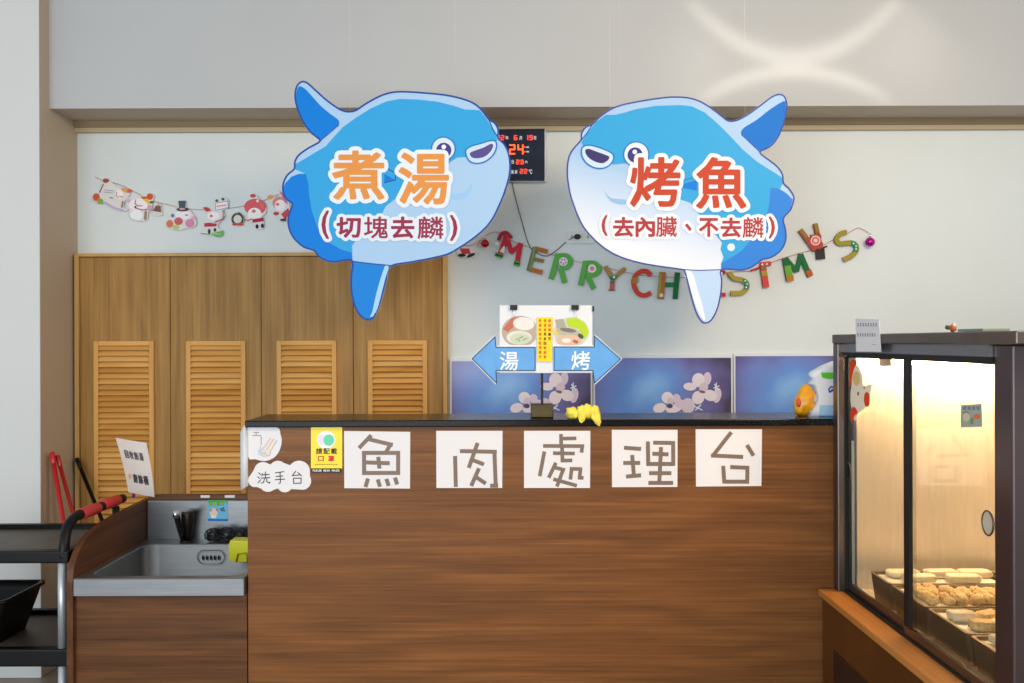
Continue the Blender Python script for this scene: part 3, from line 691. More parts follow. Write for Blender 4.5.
def belly():
    m = bpy.data.materials.new('belly_fade_print'); m.use_nodes = True; nt = m.node_tree; L = nt.links; b_ = nt.nodes['Principled BSDF']; b_.inputs['Roughness'].default_value = 0.45
    tc = nt.nodes.new('ShaderNodeTexCoord'); sp = nt.nodes.new('ShaderNodeSeparateXYZ'); L.new(tc.outputs['Object'], sp.inputs[0])
    a = nt.nodes.new('ShaderNodeMath'); a.operation = 'MULTIPLY_ADD'; a.inputs[1].default_value = 0.35; L.new(sp.outputs[0], a.inputs[0]); L.new(sp.outputs[2], a.inputs[2])
    r = nt.nodes.new('ShaderNodeValToRGB'); e = r.color_ramp.elements
    e[0].position = 0.20; e[0].color = rgb('#e9edf7'); e[1].position = 0.52; e[1].color = rgb('#9dc2ea'); L.new(a.outputs[0], r.inputs[0]); L.new(r.outputs[0], b_.inputs['Base Color'])
    return m
t = thing('fish_sign', 'hanging blue sunfish sign facing left with red lettering 烤魚', 'sign', P(680, 322, YFISH), 'hanging sunfish signs over the counter')
OUT = (zE((168, 208), (135, 222), (113, 255), (110, 290), (75, 330), (48, 375), (38, 440), (42, 510), (55, 580), (75, 640)) + zG((92, 80), (122, 140), (170, 198), (240, 258), (320, 300), (420, 330), (520, 348), (640, 365)) +
       zH((25, 378), (40, 430), (60, 510), (85, 590), (110, 633), (135, 646), (165, 628), (195, 570), (213, 490), (218, 420), (214, 368), (270, 364), (320, 368), (368, 356), (408, 330), (432, 312), (480, 300), (528, 265), (553, 215), (554, 160), (541, 98), (578, 55)) +
       zF((597, 600), (590, 572), (567, 540), (542, 515), (537, 470), (508, 428), (460, 390), (418, 352), (470, 325), (510, 280), (540, 210), (556, 140), (560, 100), (547, 62), (520, 50), (480, 65), (420, 110), (350, 160), (295, 187), (255, 190), (225, 170), (160, 120), (100, 85), (40, 68)) +
       zE((610, 64), (560, 66), (480, 76), (400, 90), (320, 107), (260, 132), (205, 172)))
OUTS = spline(OUT, n=3)
MB().slab(offset_poly(OUTS, 0.9), YFISH, 0.008, FOAM).build('board', t)
LINE2, MID2, DEEP2 = '#3e4e9e', '#36a3de', '#3280da'
k = front(YFISH-0.0002)
k.fill(OUTS, belly(), 1)
TAILB = zF((475, 540), (468, 620), (455, 683)) + zH((430, 110), (385, 195), (320, 270), (240, 318), (215, 335))
BEL = [(645, 164), (658, 186), (672, 193)] + zF((0, 600), (55, 620), (85, 655)) + zH((95, 70), (150, 140), (205, 205), (220, 225), (212, 260), (228, 300), (215, 335))
k.fill(zE((240, 158), (290, 157), (340, 145), (400, 127), (500, 110), (630, 106)) + zF((60, 112), (130, 145), (200, 205), (260, 265), (330, 340), (400, 400), (470, 445), (535, 485), (540, 515), (525, 545)) + TAILB + list(reversed(BEL)) + zE((440, 408), (345, 412), (280, 418), (120, 320), (112, 300), (150, 245), (200, 180)), MID2, 2)
RIM = zE((168, 208), (205, 172), (260, 132), (320, 107), (400, 90), (480, 76), (560, 66), (610, 64)) + zF((40, 68), (100, 85), (160, 120), (225, 170), (255, 190), (330, 240), (418, 352), (460, 390), (508, 428), (537, 470), (535, 485), (470, 445), (400, 400), (330, 340), (260, 265), (200, 205), (130, 145), (60, 112)) + zE((630, 106), (500, 110), (400, 127), (340, 145), (290, 157), (240, 158))
k.fill(RIM, '#a4c6ea', 3)
k.fill(zF((255, 190), (295, 187), (350, 160), (420, 110), (480, 65), (520, 50), (547, 62), (560, 100), (556, 140), (540, 210), (510, 280), (470, 325), (418, 352), (330, 240)), '#a4c6ea', 3)
k.fill(zF((475, 540), (520, 545), (560, 570), (590, 600)) + zH((578, 55), (541, 98), (554, 160), (553, 215), (528, 265), (480, 300), (432, 312), (408, 330), (368, 356), (320, 368), (270, 364), (215, 366), (215, 335)) + list(reversed(TAILB[1:-1])), DEEP2, 3)
k.fill(spline(zF((545, 85), (555, 110), (551, 150), (536, 210), (508, 275), (468, 320), (415, 345), (345, 285), (320, 255), (335, 225), (400, 185), (470, 130)), n=3), '#0a70cc', 4)
k.fill(spline(zH((30, 378), (45, 440), (65, 515), (90, 590), (115, 630), (135, 641), (160, 622), (188, 570), (207, 490), (213, 420), (208, 372)), n=3), '#b9d5f6', 3)
k.fill(spline(zH((33, 382), (65, 385), (88, 460), (118, 560), (132, 632), (112, 615), (85, 560), (58, 475)), n=3), '#f2f6fd', 4)
k.fill(zH(*circ(268, 248, 20)), '#d8ecfa', 3)
k.fill(spline(zE((230, 550), (265, 592), (330, 600), (385, 610), (330, 628), (265, 610)), n=4), '#93bdea', 3)
k.fill(spline(zE((166, 212), (138, 226), (118, 256), (116, 282), (140, 250)), n=3), '#a9d2f4', 3); k.stroke(zE((170, 208), (140, 255), (110, 292)), 1.1, LINE2, 4)
k.stroke(zF((418, 352), (370, 305), (322, 262)), 0.8, LINE2, 5); k.stroke(zG((640, 365)) + zH((100, 370), (214, 366)), 1.0, LINE2, 4)
k.fill(zF((15, 520), (88, 500), (88, 555), (12, 540)), DEEP, 3); k.stroke(zF((88, 482), (20, 500)), 0.9, '#2d78c8', 4)
k.fill(zE(*circ(400, 365, 66)), '#dce8f8', 4); k.stroke(zE(*circ(400, 365, 66)), 1.3, '#2d78c8', 5, True); k.fill(zE(*circ(394, 368, 40)), '#3f3a86', 6); k.fill(zE(*circ(392, 352, 12)), '#f0f5fb', 7)
MOU = spline(zE((112, 345), (125, 322), (165, 318), (230, 338), (275, 362), (280, 390), (262, 420), (225, 438), (180, 435), (140, 412), (118, 380)), n=4)
k.fill(MOU, '#cbdff5', 5); k.stroke(MOU, 1.4, '#2d78c8', 6, True)
k.fill(spline(zE((132, 345), (150, 336), (190, 350), (240, 368), (258, 378), (252, 395), (225, 411), (190, 405), (160, 390), (140, 370)), n=4), '#40396f', 7)
k.stroke(OUTS, 1.5, LINE2, 5, True)
k.build('printed_fish', t)
k = front(YFISH-0.0034)
for ch, bb in (('烤', (630, 157, 680.5, 207)), ('魚', (696, 157, 746.5, 209))): k.glyph(ch, *bb, '#bf4630', 1.25, 2, '#e6ebf6', 4.0)
k.build('title_lettering', t)
k = front(YFISH-0.0034)
for ch, bb in (('(', (601.5, 215, 607.5, 236)), ('去', (613, 217, 634, 237)), ('內', (635.5, 217, 655, 237)), ('臟', (656, 216.5, 677, 237)), ('、', (685, 223.5, 691.5, 231)), ('不', (699, 218, 718.5, 237)), ('去', (720.5, 217.5, 741.5, 237.5)), ('麟', (742.5, 217, 763.5, 238)), (')', (768.5, 216.5, 775, 238.5))):
    k.glyph(ch, *bb, '#ae3c42', 0.7 if ch in '()去不內、' else 0.3, 2, '#e8edf7', 3.0)
k.build('small_lettering', t)
hang(t, ((620, 108), (745, 115)))

# ------------------------------------------------------------------ LED calendar clock, outlet, cord
YK = 3.972
z = lambda *p: Z(490, 120, 9.76, *p)
t = thing('led_clock', 'dark LED calendar clock on wall, half behind the orange-lettered fish', 'clock', P(515, 182, YK))
NAVY = mat('navy_clock_face', '#14213a', 0.3, vary=0.25, scale=18); NAVY.node_tree.nodes['Principled BSDF'].inputs['Specular IOR Level'].default_value = 0.25
b = MB(); b.slab(z((-90, 82), (545, 72), (547, 603), (-90, 603)), YK+0.004, 0.022, mat('clock_silver', '#c9ced4', 0.25, 0.6)); b.build('case', t, 0.002)
b = MB(); b.slab(z((-84, 92), (532, 84), (534, 594), (-84, 594)), YK, 0.0045, NAVY); b.build('face', t)
k = front(YK-0.0004)
SEG = {'0': 'abcdef', '1': 'bc', '2': 'abged', '3': 'abgcd', '4': 'fgbc', '5': 'afgcd', '6': 'afgedc', '7': 'abc', '8': 'abcdefg', '9': 'abcdfg'}
def seg(d, x0_, y0_, x1_, y1_, m_, wd):
    ym = (y0_+y1_)/2
    S = {'a': ((x0_, y0_), (x1_, y0_)), 'b': ((x1_, y0_), (x1_, ym)), 'c': ((x1_, ym), (x1_, y1_)), 'd': ((x0_, y1_), (x1_, y1_)), 'e': ((x0_, ym), (x0_, y1_)), 'f': ((x0_, y0_), (x0_, ym)), 'g': ((x0_, ym), (x1_, ym))}
    for s_ in SEG[d]: k.stroke(z(*S[s_]), wd, m_, 1)
for d, xa in (('2', 70), ('2', 110), ('6', 238), ('1', 345), ('9', 388)): seg(d, xa, 152, xa+24, 192, LED_RED, 0.85)
for d, xa in (('2', 195), ('4', 275)): seg(d, xa, 245, xa+45, 330, LED_ORANGE, 1.5)
for yy in (265, 310): k.fill(z(*circ(340, yy, 7)), LED_RED, 1); k.stroke(z((355, yy), (380, yy)), 1.3, LED_WHITE, 1, round_=False)
for d, xa in (('2', 258), ('3', 300)): seg(d, xa, 392, xa+24, 428, LED_RED, 0.85)
for d, xa in (('2', 295), ('2', 335)): seg(d, xa, 482, xa+24, 520, LED_RED, 0.85)
for ch, bb in (('年', (150, 155, 180, 192)), ('月', (285, 158, 312, 194)), ('日', (428, 158, 450, 192)), ('日', (212, 390, 232, 428)), ('六', (340, 395, 368, 424)), ('溫', (205, 488, 232, 524)), ('度', (240, 488, 268, 524)), ('℃', (378, 482, 412, 528))):
    q = z((bb[0], bb[1]), (bb[2], bb[3])); k.glyph(ch, q[0][0], q[0][1], q[1][0], q[1][1], LED_WHITE, 0.12, 1)
k.build('display', t)
tc_ = thing('power_cord', 'thin dark cord looping from LED clock down to the wall outlet', 'cord', P(545, 256, 3.994))
cord = [P(512, 182, 3.99), P(516, 200, 3.993), P(522, 222, 3.994), P(529, 245, 3.994), P(537, 253, 3.994), P(547, 256, 3.994), P(557, 250, 3.994), P(566, 242, 3.994), P(574, 237, 3.985)]
MB().tube([Vector(q) for q in spline([tuple(p) for p in cord], False, 5)], 0.0022, CORD, 6).build('cable', tc_)
MB().slab(circ(577.5, 236.5, 3.4, 2.6, n=12), 3.968, 0.018, BLACKM).build('plug', tc_, 0.002)
t = thing('wall_outlet', 'white wall outlet holding a black plug under the fishes', 'outlet', P(579, 243, 3.99))
MB().slab([(566, 231.5), (594, 231.5), (594, 243.5), (566, 243.5)], 3.990, 0.0098, WALL).build('plate', t, 0.002)
k = front(3.9898)
for xx in (572, 577.5, 588): k.fill([(xx-0.9, 235.5), (xx-0.4, 235.5), (xx-0.4, 238.5), (xx-0.9, 238.5)], '#3a3835', 1); k.fill([(xx+0.4, 235.5), (xx+0.9, 235.5), (xx+0.9, 238.5), (xx+0.4, 238.5)], '#3a3835', 1)
k.build('socket_slots', t)

# ------------------------------------------------------------------ letter garland
YL = 3.984
t = thing('letter_garland', 'MERRY CHRISTMAS garland of coloured letters strung along back wall', 'garland', P(680, 300, YL))
st = spline([(476, 247), (485, 236), (497, 232), (510, 240), (528, 247), (549, 254), (575, 261), (602, 267), (640, 275), (665, 277), (700, 277), (730, 272), (756, 270), (775, 261), (800, 253), (815, 249), (835, 239), (848, 233), (858, 228), (864, 230), (869, 233)], False, 3)
MB().tube([P(x, y, 3.994) for x, y in st], 0.0014, STRING, 6).build('string', t)
RED, GRN, DGR, TAN, GOLD, WHT = '#c8283a', '#58aa4a', '#1c6a3c', '#a8834a', '#a8983a', '#ece6dc'
def letter(fr, strokes, label, fills=()):
    zz = lambda *p: Z(fr[0], fr[1], fr[2], *p)
    k = front(YL-0.0004); b = MB()
    for i, (pts, wd, c, sm) in enumerate(strokes):
        q = zz(*pts); q = spline(q, False, 5) if sm else q; r = wd/2
        # cardboard body: a ribbon following the stroke
        A = []; B = []
        for j, p in enumerate(q):
            a_, c_ = q[max(j-1, 0)], q[min(j+1, len(q)-1)]; tx, ty = c_[0]-a_[0], c_[1]-a_[1]; l = math.hypot(tx, ty) or 1
            A.append((p[0]-ty/l*r, p[1]+tx/l*r)); B.append((p[0]+ty/l*r, p[1]-tx/l*r))
        b.slab(A+B[::-1], YL+0.0006*i, 0.010-0.0006*i, ink(c), ink('#3a3026'))
    o = b.build('letter', t); o['label'] = label
    if fills:
        for i, (pts, c) in enumerate(fills): k.fill(zz(*pts), c, 1+0.3*i)
        k.build('pattern', o)
f1 = (490, 225, 10.51); f2 = (570, 245, 10.51); f3 = (715, 240, 10.51); f4 = (790, 215, 10.51)
letter(f1, [(((95, 340), (175, 120)), 5.6, RED, 0), (((175, 110), (225, 290)), 4.6, RED, 0), (((215, 290), (330, 200)), 4.6, RED, 0), (((320, 190), (280, 430)), 5.2, RED, 0), (((90, 160), (120, 95), (165, 80), (205, 110), (225, 140)), 3.6, '#b02436', 1)], 'red letter M wearing a red hat',
       [(((45, 325), (60, 285), (140, 315), (125, 355)), '#4aa03a'), (((55, 318), (66, 300), (132, 326), (128, 336)), '#15301a'), (((245, 425), (255, 375), (318, 392), (308, 440)), '#4aa03a'), (((250, 405), (254, 390), (314, 405), (310, 418)), '#15301a'), (((100, 275), (150, 215), (160, 250), (145, 300)), '#eadfda'), (circ(75, 195, 20), WHT), (circ(195, 150, 14), '#d8606c')])
letter(f1, [(((470, 235), (405, 480)), 4.6, '#7a6a52', 0), (((470, 245), (605, 280)), 4.4, '#b06a2c', 0), (((450, 355), (565, 380)), 3.6, '#8a7444', 0), (((420, 465), (550, 500)), 4.8, '#b8702e', 0)], 'brown and orange letter E', [(((455, 245), (485, 238), (430, 475), (412, 470)), '#6aa060'), (circ(545, 270, 14), '#c85a28'), (circ(478, 480, 15), '#c85a28')])
letter(f1, [(((715, 300), (640, 570)), 5.4, GRN, 0), (((720, 325), (800, 325), (845, 375), (815, 440), (730, 450)), 5.2, GRN, 1), (((740, 450), (785, 610)), 5.2, GRN, 0)], 'first green letter R', [(circ(770, 385, 46), '#e6dfe6')]+[(circ(770+26*math.cos(a), 385+26*math.sin(a), 11, n=8), '#b06ab0') for a in (0.3, 1.55, 2.8, 4.1, 5.3)])
letter(f2, [(((165, 170), (110, 425)), 5.2, GRN, 0), (((165, 190), (260, 195), (305, 250), (265, 310), (170, 315)), 5.0, GRN, 1), (((180, 320), (250, 460)), 5.0, GRN, 0)], 'second green letter R', [(circ(232, 248, 44), '#ecdcd8'), (circ(232, 248, 24), '#d08aa0')])
letter(f2, [(((370, 225), (445, 350)), 4.4, TAN, 0), (((580, 245), (455, 350)), 4.0, TAN, 0), (((450, 340), (440, 480)), 4.2, '#c85a52', 0)], 'tan letter Y with a green knot', [(((405, 330), (500, 325), (470, 370), (430, 370)), '#1f7a4c'), (circ(462, 338, 13), '#cfe8dc'), (((422, 385), (465, 385), (465, 402), (422, 402)), '#2f6a48'), (((405, 465), (470, 465), (470, 482), (405, 482)), '#8a5a2c')])
letter(f2, [(((855, 320), (800, 275), (730, 285), (675, 350), (675, 430), (720, 510), (790, 530), (850, 500)), 4.6, '#cc4634', 1)], 'red letter C', [(((660, 345), (715, 345), (715, 400), (655, 400)), '#a8843c')])
letter((560, 200, 5.25), [(((540, 378), (528, 520)), 6.4, '#b06e3a', 0), (((618, 380), (605, 520)), 5.0, DGR, 0), (((535, 445), (612, 445)), 4.6, '#1f7a4c', 0)], 'brown and green letter H', [(((520, 385), (535, 385), (525, 515), (512, 515)), GOLD), (circ(532, 500, 10, n=10), '#e0d6c0')])
letter(f3, [(((50, 335), (110, 340)), 3.6, '#b02436', 0), (((60, 575), (112, 575)), 4.0, RED, 0)], 'red letter ends showing beside the fin')
letter(f3, [(((150, 340), (200, 400), (290, 420), (335, 455), (335, 510), (280, 555), (165, 560)), 4.6, GOLD, 1)], 'first olive letter S with green dots', [(((288, 405), (335, 415), (362, 470), (345, 525), (305, 520), (318, 470), (290, 430)), '#2a8a68'), (circ(318, 430, 9, n=8), '#d8efe6'), (circ(338, 462, 9, n=8), '#d8efe6'), (circ(328, 498, 9, n=8), '#d8efe6')])
letter(f3, [(((475, 255), (590, 245)), 4.2, '#cc4044', 0), (((505, 260), (540, 500)), 6.0, '#d04a48', 0), (((380, 320), (470, 290)), 2.0, RED, 0)], 'red letter T', [(((482, 330), (545, 322), (550, 372), (490, 382)), GOLD), (((478, 285), (535, 278), (538, 300), (481, 308)), '#6a8a3a'), (((480, 262), (500, 240), (510, 268)), WHT), (((530, 258), (545, 238), (560, 262)), WHT)])
letter((680, 210, 4.876), [(((515, 235), (535, 345)), 6.2, DGR, 0), (((515, 235), (570, 300)), 4.6, DGR, 0), (((570, 300), (590, 215)), 4.6, DGR, 0), (((588, 215), (635, 325)), 5.2, DGR, 0)], 'dark green second letter M', [(((508, 275), (540, 268), (550, 325), (520, 335)), '#6aa83a'), (((518, 322), (552, 316), (556, 345), (524, 350)), '#b8782c'), (((612, 300), (638, 288), (650, 318), (626, 328)), '#b8582c')])
letter(f4, [(((110, 155), (265, 370)), 5.0, '#b04a3c', 0), (((268, 90), (325, 350)), 4.6, '#b04a3c', 0), (((215, 250), (330, 330)), 7.5, '#c24a4a', 0), (((220, 225), (330, 225)), 4.0, '#c24a4a', 0), (((315, 350), (325, 465)), 9.0, '#3a3236', 0), (((245, 378), (392, 328)), 1.6, '#2c2624', 0)], 'upside-down red letter A with a dark hat',
       [(circ(268, 268, 52), '#ecc8c4'), (circ(268, 268, 38), '#cc5a58'), (circ(268, 268, 22), '#ecc8c4'), (((100, 160), (130, 150), (185, 230), (165, 245)), '#8a8238'), (((250, 90), (285, 85), (310, 180), (275, 185)), '#8a8238')])
letter(f4, [(((600, 180), (540, 195), (490, 255), (530, 300), (640, 290), (695, 320), (695, 380), (640, 435), (565, 470)), 4.8, '#9a9034', 1)], 'second olive letter S ending the garland', [(((635, 272), (690, 285), (718, 335), (712, 390), (665, 385), (675, 335), (640, 305)), '#2a8a68'), (circ(668, 300, 9, n=8), '#d8efe6'), (circ(694, 328, 9, n=8), '#d8efe6'), (circ(695, 358, 9, n=8), '#d8efe6'), (((550, 460), (640, 415), (655, 440), (570, 485)), '#b08a44')])
for px, py, r, c, lb in ((485, 243.5, 0.019, '#b81420', 'shiny red bauble'), (870, 242, 0.022, '#b0108c', 'shiny magenta bauble')):
    q = P(px, py, 3.975); b = MB(); b.blob(q, (r, r, r), mat('bauble_'+c[1:], c, 0.12, 0.5), 0, 1, 0, 3); o = b.build('bauble', t); o['label'] = lb
    MB().tube([q+Vector((0, 0, r)), q+Vector((0, 0, r+0.018))], 0.004, CHROME, 8).build('bauble_cap', o)

# ------------------------------------------------------------------ paper figure garland at the left
YG = 3.990
t = thing('figure_garland', 'paper garland of Christmas snowmen and red-hatted figures on wall', 'garland', P(190, 236, YG))
st = spline([(95, 177), (104, 181), (118, 184), (133, 191), (148, 199), (165, 204), (190, 209), (215, 209.5), (244, 206), (265, 200), (285, 193), (310, 196), (350, 214), (400, 232), (440, 240), (468, 246), (480, 240)], False, 3)
MB().tube([P(x, y, 3.996) for x, y in st], 0.0013, STRING, 6).build('string', t)
fA = (90, 170, 9.76); fB = (190, 170, 9.76)
def figure(fr, outline, marks, label, name='paper_figure'):
    zz = lambda *p: Z(fr[0], fr[1], fr[2], *p)
    b = MB(); b.slab(spline(zz(*outline), n=3), YG, 0.004, ink('#dedbdc')); o = b.build(name, t); o['label'] = label
    k = front(YG-0.0003)
    for i, m_ in enumerate(marks):
        if m_[0] == 'c': k.fill(zz(*circ(m_[1], m_[2], m_[3], m_[4], m_[6] if len(m_) > 6 else 0, 16)), m_[5], 1+i*0.25)
        elif m_[0] == 'l': k.stroke(zz(*m_[1]), m_[2], m_[3], 1+i*0.25)
        else: k.fill(zz(*m_[1]), m_[2], 1+i*0.25)
    k.build('figure_print', o)
figure(fA, [(120, 100), (180, 100), (300, 180), (380, 195), (390, 240), (340, 300), (330, 370), (370, 385), (330, 405), (220, 370), (150, 320), (90, 320), (35, 285), (40, 235), (95, 215)],
    [('l', ((130, 140), (95, 220)), 1.2, '#8a6a58'), ('c', 62, 265, 34, 38, '#d2573f'), ('c', 100, 305, 30, 28, '#86b044'), ('c', 345, 200, 45, 18, '#eaa24c', 0.4), ('c', 382, 205, 20, 20, '#d8654a'), ('c', 285, 240, 42, 45, '#f4eef0'), ('l', ((262, 215), (255, 250), (280, 275)), 0.7, '#a23a44'), ('l', ((285, 255), (320, 265)), 0.8, '#b44a54'), ('l', ((145, 195), (235, 205)), 0.6, '#8a8898'), ('l', ((135, 215), (225, 225)), 0.6, '#8a8898'), ('l', ((195, 270), (225, 275)), 0.8, '#5a5868'),
     ('l', ((320, 310), (312, 360)), 1.8, '#a2825a'), ('l', ((150, 315), (230, 365), (330, 395)), 1.5, '#c0a8d8'), ('c', 155, 105, 30, 22, '#a6503a'), ('c', 135, 100, 10, 10, '#e8e0dc')], 'paper snowman holding a white signboard')
figure(fA, [(430, 265), (520, 255), (590, 230), (625, 260), (610, 310), (605, 370), (570, 410), (560, 480), (500, 500), (410, 480), (385, 400), (350, 320), (360, 270)],
    [('c', 470, 340, 90, 62, '#f2ecf0'), ('c', 455, 440, 65, 48, '#eef0f4'), ('f', ((490, 265), (560, 275), (600, 330), (570, 335)), '#ecc23a'), ('c', 585, 260, 32, 32, '#d4552f'), ('c', 530, 270, 30, 12, '#c8602c'), ('c', 600, 315, 20, 12, '#4a6a3a'), ('c', 585, 370, 22, 30, '#d89ab8'), ('c', 375, 300, 20, 20, '#d8b0c8'), ('l', ((448, 290), (440, 330), (470, 350)), 0.8, '#a83a4c'), ('l', ((465, 350), (510, 350)), 0.9, '#c03a4a'), ('l', ((440, 370), (510, 390), (560, 385)), 1.0, '#a8505a'), ('l', ((545, 410), (540, 475)), 2.6, '#9a8460'), ('c', 445, 360, 10, 10, '#3a3034')], 'tilted paper snowman in a yellow and orange hat')
figure(fA, [(640, 340), (670, 320), (695, 345), (700, 410), (710, 440), (650, 445), (605, 420)], [('f', ((645, 345), (690, 350), (695, 415), (610, 400)), '#7a5a56'), ('l', ((665, 330), (670, 345)), 1.6, '#c8a06a'), ('l', ((610, 415), (700, 435)), 1.0, '#d8cbb0')], 'small brown paper bell')
figure(fA, [(870, 300), (930, 300), (940, 360), (975, 390), (1010, 440), (1040, 520), (1000, 565), (940, 570), (840, 590), (745, 540), (755, 490), (800, 470), (800, 400), (850, 380)],
    [('c', 905, 440, 75, 45, '#f0e8ee'), ('f', ((862, 300), (936, 300), (930, 372), (870, 375)), '#48586a'), ('c', 905, 385, 62, 20, '#3c4456'), ('c', 900, 380, 30, 10, '#d4a090'), ('c', 945, 440, 18, 7, '#b45a74'), ('c', 780, 525, 34, 38, '#d8764a'), ('c', 865, 500, 42, 38, '#c4616c'), ('c', 840, 560, 32, 24, '#b4c866'), ('c', 975, 520, 45, 42, '#d48aa8'), ('c', 808, 445, 16, 18, '#5a78a4'), ('c', 1010, 470, 24, 18, '#e2a8bc')], 'paper snowman in a dark top hat with sweets')
figure(fB, [(140, 360), (220, 380), (250, 290), (255, 280), (330, 270), (375, 300), (370, 370), (325, 390), (340, 450), (290, 510), (270, 560), (320, 600), (300, 655), (200, 640), (120, 610), (150, 560), (130, 520), (170, 440)],
    [('f', ((245, 325), (370, 300), (375, 365), (250, 395)), '#f4ecee'), ('l', ((250, 325), (368, 302), (374, 365), (252, 393), (250, 325)), 0.6, '#8c8c98'), ('l', ((265, 355), (350, 342)), 1.2, '#d88a94'), ('c', 262, 300, 16, 14, '#566058'), ('c', 322, 285, 16, 14, '#4a5a50'), ('l', ((320, 395), (328, 450)), 0.9, '#a86a58'), ('f', ((125, 365), (160, 360), (215, 395), (160, 408)), '#c43a44'), ('c', 230, 450, 62, 40, '#f6eeee'), ('c', 208, 450, 16, 14, '#d06a74'), ('f', ((140, 520), (190, 515), (265, 525), (255, 550), (140, 555)), '#b83a48'), ('l', ((245, 510), (320, 480), (330, 450)), 1.3, '#c4505a'), ('f', ((185, 625), (325, 590), (320, 640), (280, 660)), '#6cb45a'), ('l', ((110, 620), (200, 628)), 0.8, '#5aa050'), ('c', 188, 600, 13, 26, '#3e3438'), ('c', 245, 585, 13, 18, '#4a3a40'), ('l', ((200, 625), (300, 625)), 0.7, '#b8dca8')], 'red-hatted paper figure on green skis holding a sign')
ring = circ(465, 480, 64, 66, 0, 20)
figure(fB, ring, [('c', 465, 480, 62, 64, '#4c4a30'), ('c', 465, 480, 40, 42, '#d9d6d0'), ('c', 450, 425, 12, 10, '#7a8240'), ('c', 480, 422, 12, 10, '#6a5030'), ('c', 430, 530, 18, 14, '#c84a44'), ('c', 500, 530, 18, 14, '#c84a44'), ('c', 465, 530, 14, 14, '#d85a4c'), ('c', 410, 480, 8, 10, '#8a7038'), ('c', 520, 480, 8, 10, '#8a7038')], 'small paper wreath with a red bow', 'paper_wreath')
figure(fB, [(600, 250), (640, 240), (680, 290), (740, 350), (740, 420), (700, 460), (720, 500), (715, 570), (640, 575), (610, 510), (540, 495), (560, 430), (525, 360), (570, 290)],
    [('c', 635, 360, 108, 80, '#d85d66'), ('c', 630, 430, 68, 62, '#f6efee'), ('c', 622, 402, 20, 16, '#d07480'), ('c', 660, 302, 14, 14, '#f4dcdc'), ('c', 615, 252, 28, 18, '#c84a58'), ('f', ((610, 480), (715, 465), (720, 500), (610, 515)), '#b02a44'), ('l', ((535, 485), (570, 492), (605, 478)), 1.2, '#c4505a'), ('c', 655, 552, 15, 22, '#2a2428'), ('c', 707, 545, 15, 22, '#2a2428'), ('c', 705, 350, 22, 40, '#e06a6c', -0.3)], 'paper girl figure in a big red hat')
figure(fB, [(755, 250), (800, 250), (850, 265), (890, 230), (960, 300), (975, 400), (950, 480), (890, 500), (840, 440), (815, 420), (805, 350)],
    [('c', 785, 265, 30, 22, '#dba05a'), ('c', 870, 320, 66, 62, '#d88a8c'), ('c', 880, 345, 52, 55, '#f2ecee'), ('c', 855, 335, 16, 14, '#cc6a72'), ('c', 842, 425, 28, 18, '#c4404a'), ('f', ((890, 430), (960, 370), (975, 420), (930, 490)), '#c4485a'), ('f', ((880, 480), (940, 470), (935, 500), (885, 498)), '#3a3640'), ('f', ((870, 200), (930, 250), (960, 340), (915, 290)), '#c06a9a')], 'bearded red paper figure next to the fish tail')
zz = (390, 190, 4.875)
figure(zz, [(330, 290), (400, 285), (425, 310), (400, 328), (335, 325), (328, 310)], [('f', ((340, 285), (385, 285), (395, 312), (350, 312)), '#c8404a'), ('c', 350, 318, 20, 8, '#2c2a2e'), ('c', 395, 318, 22, 8, '#2c2a2e', -0.4)], 'shoes of a last figure below the fish')

# ------------------------------------------------------------------ sink corner
XS0, XS1 = -1.418, CX0-0.002
t = thing('sink_cabinet', 'low walnut sink cabinet with a curved side panel beside counter', 'cabinet', ((XS0+XS1)/2, 2.72, 0))
MB().box(XS0+0.02, XS1, 2.715, 2.733, 0, 0.645, WALNUT2).build('front_panel', t, 0.001)
prof = [(2.70, 0), (2.70, 0.69)] + [tuple(q) for q in spline([(2.70, 0.69), (2.712, 0.742), (2.755, 0.790), (2.83, 0.822), (2.95, 0.838), (3.10, 0.845), (3.29, 0.850)], False, 4)[1:]] + [(3.29, 0)]
b = MB(); b.prism([(XS0, y, z_) for y, z_ in prof], [(XS0+0.02, y, z_) for y, z_ in prof], WALNUTY)
b.build('side_panel', t, 0.0015)
bz = P(0, 493.2, 3.27).z
MB().box(XS0+0.02, XS1, 3.262, 3.285, 0, bz, WALNUT2).build('back_rail', t, 0.001)
for a_, c_ in ((201, 210), (225, 235)): b = MB(); b.box(P(a_, 0, 3.27).x, P(c_, 0, 3.27).x, 3.2605, 3.2618, bz-0.012, bz-0.002, PAPER); b.build('masking_tape', t)

sk = thing('sink', 'stainless steel wash basin with upstand set in walnut cabinet', 'sink', ((XS0+XS1)/2, 2.95, 0.64))
def rrect(x0, x1, y0, y1, r, z_, n=6):
    out = []
    for cx, cy, a0 in ((x1-r, y1-r, 0), (x0+r, y1-r, 90), (x0+r, y0+r, 180), (x1-r, y0+r, 270)):
        for i in range(n+1):
            a = math.radians(a0+90*i/n); out.append((cx+r*math.cos(a), cy+r*math.sin(a), z_))
    return out
SX0, SX1, ZS = XS0+0.0215, XS1-0.002, 0.702
b = MB()
b.loops([rrect(SX0, SX1, 2.697, 3.245, 0.004, 0.647), rrect(SX0, SX1, 2.697, 3.245, 0.004, ZS-0.003), rrect(SX0+0.003, SX1-0.003, 2.700, 3.242, 0.004, ZS)], STEEL, False)
b.loops([rrect(SX0+0.003, SX1-0.003, 2.700, 3.242, 0.004, ZS), rrect(SX0+0.030, SX1-0.016, 2.728, 3.162, 0.055, ZS)], STEEL, False)
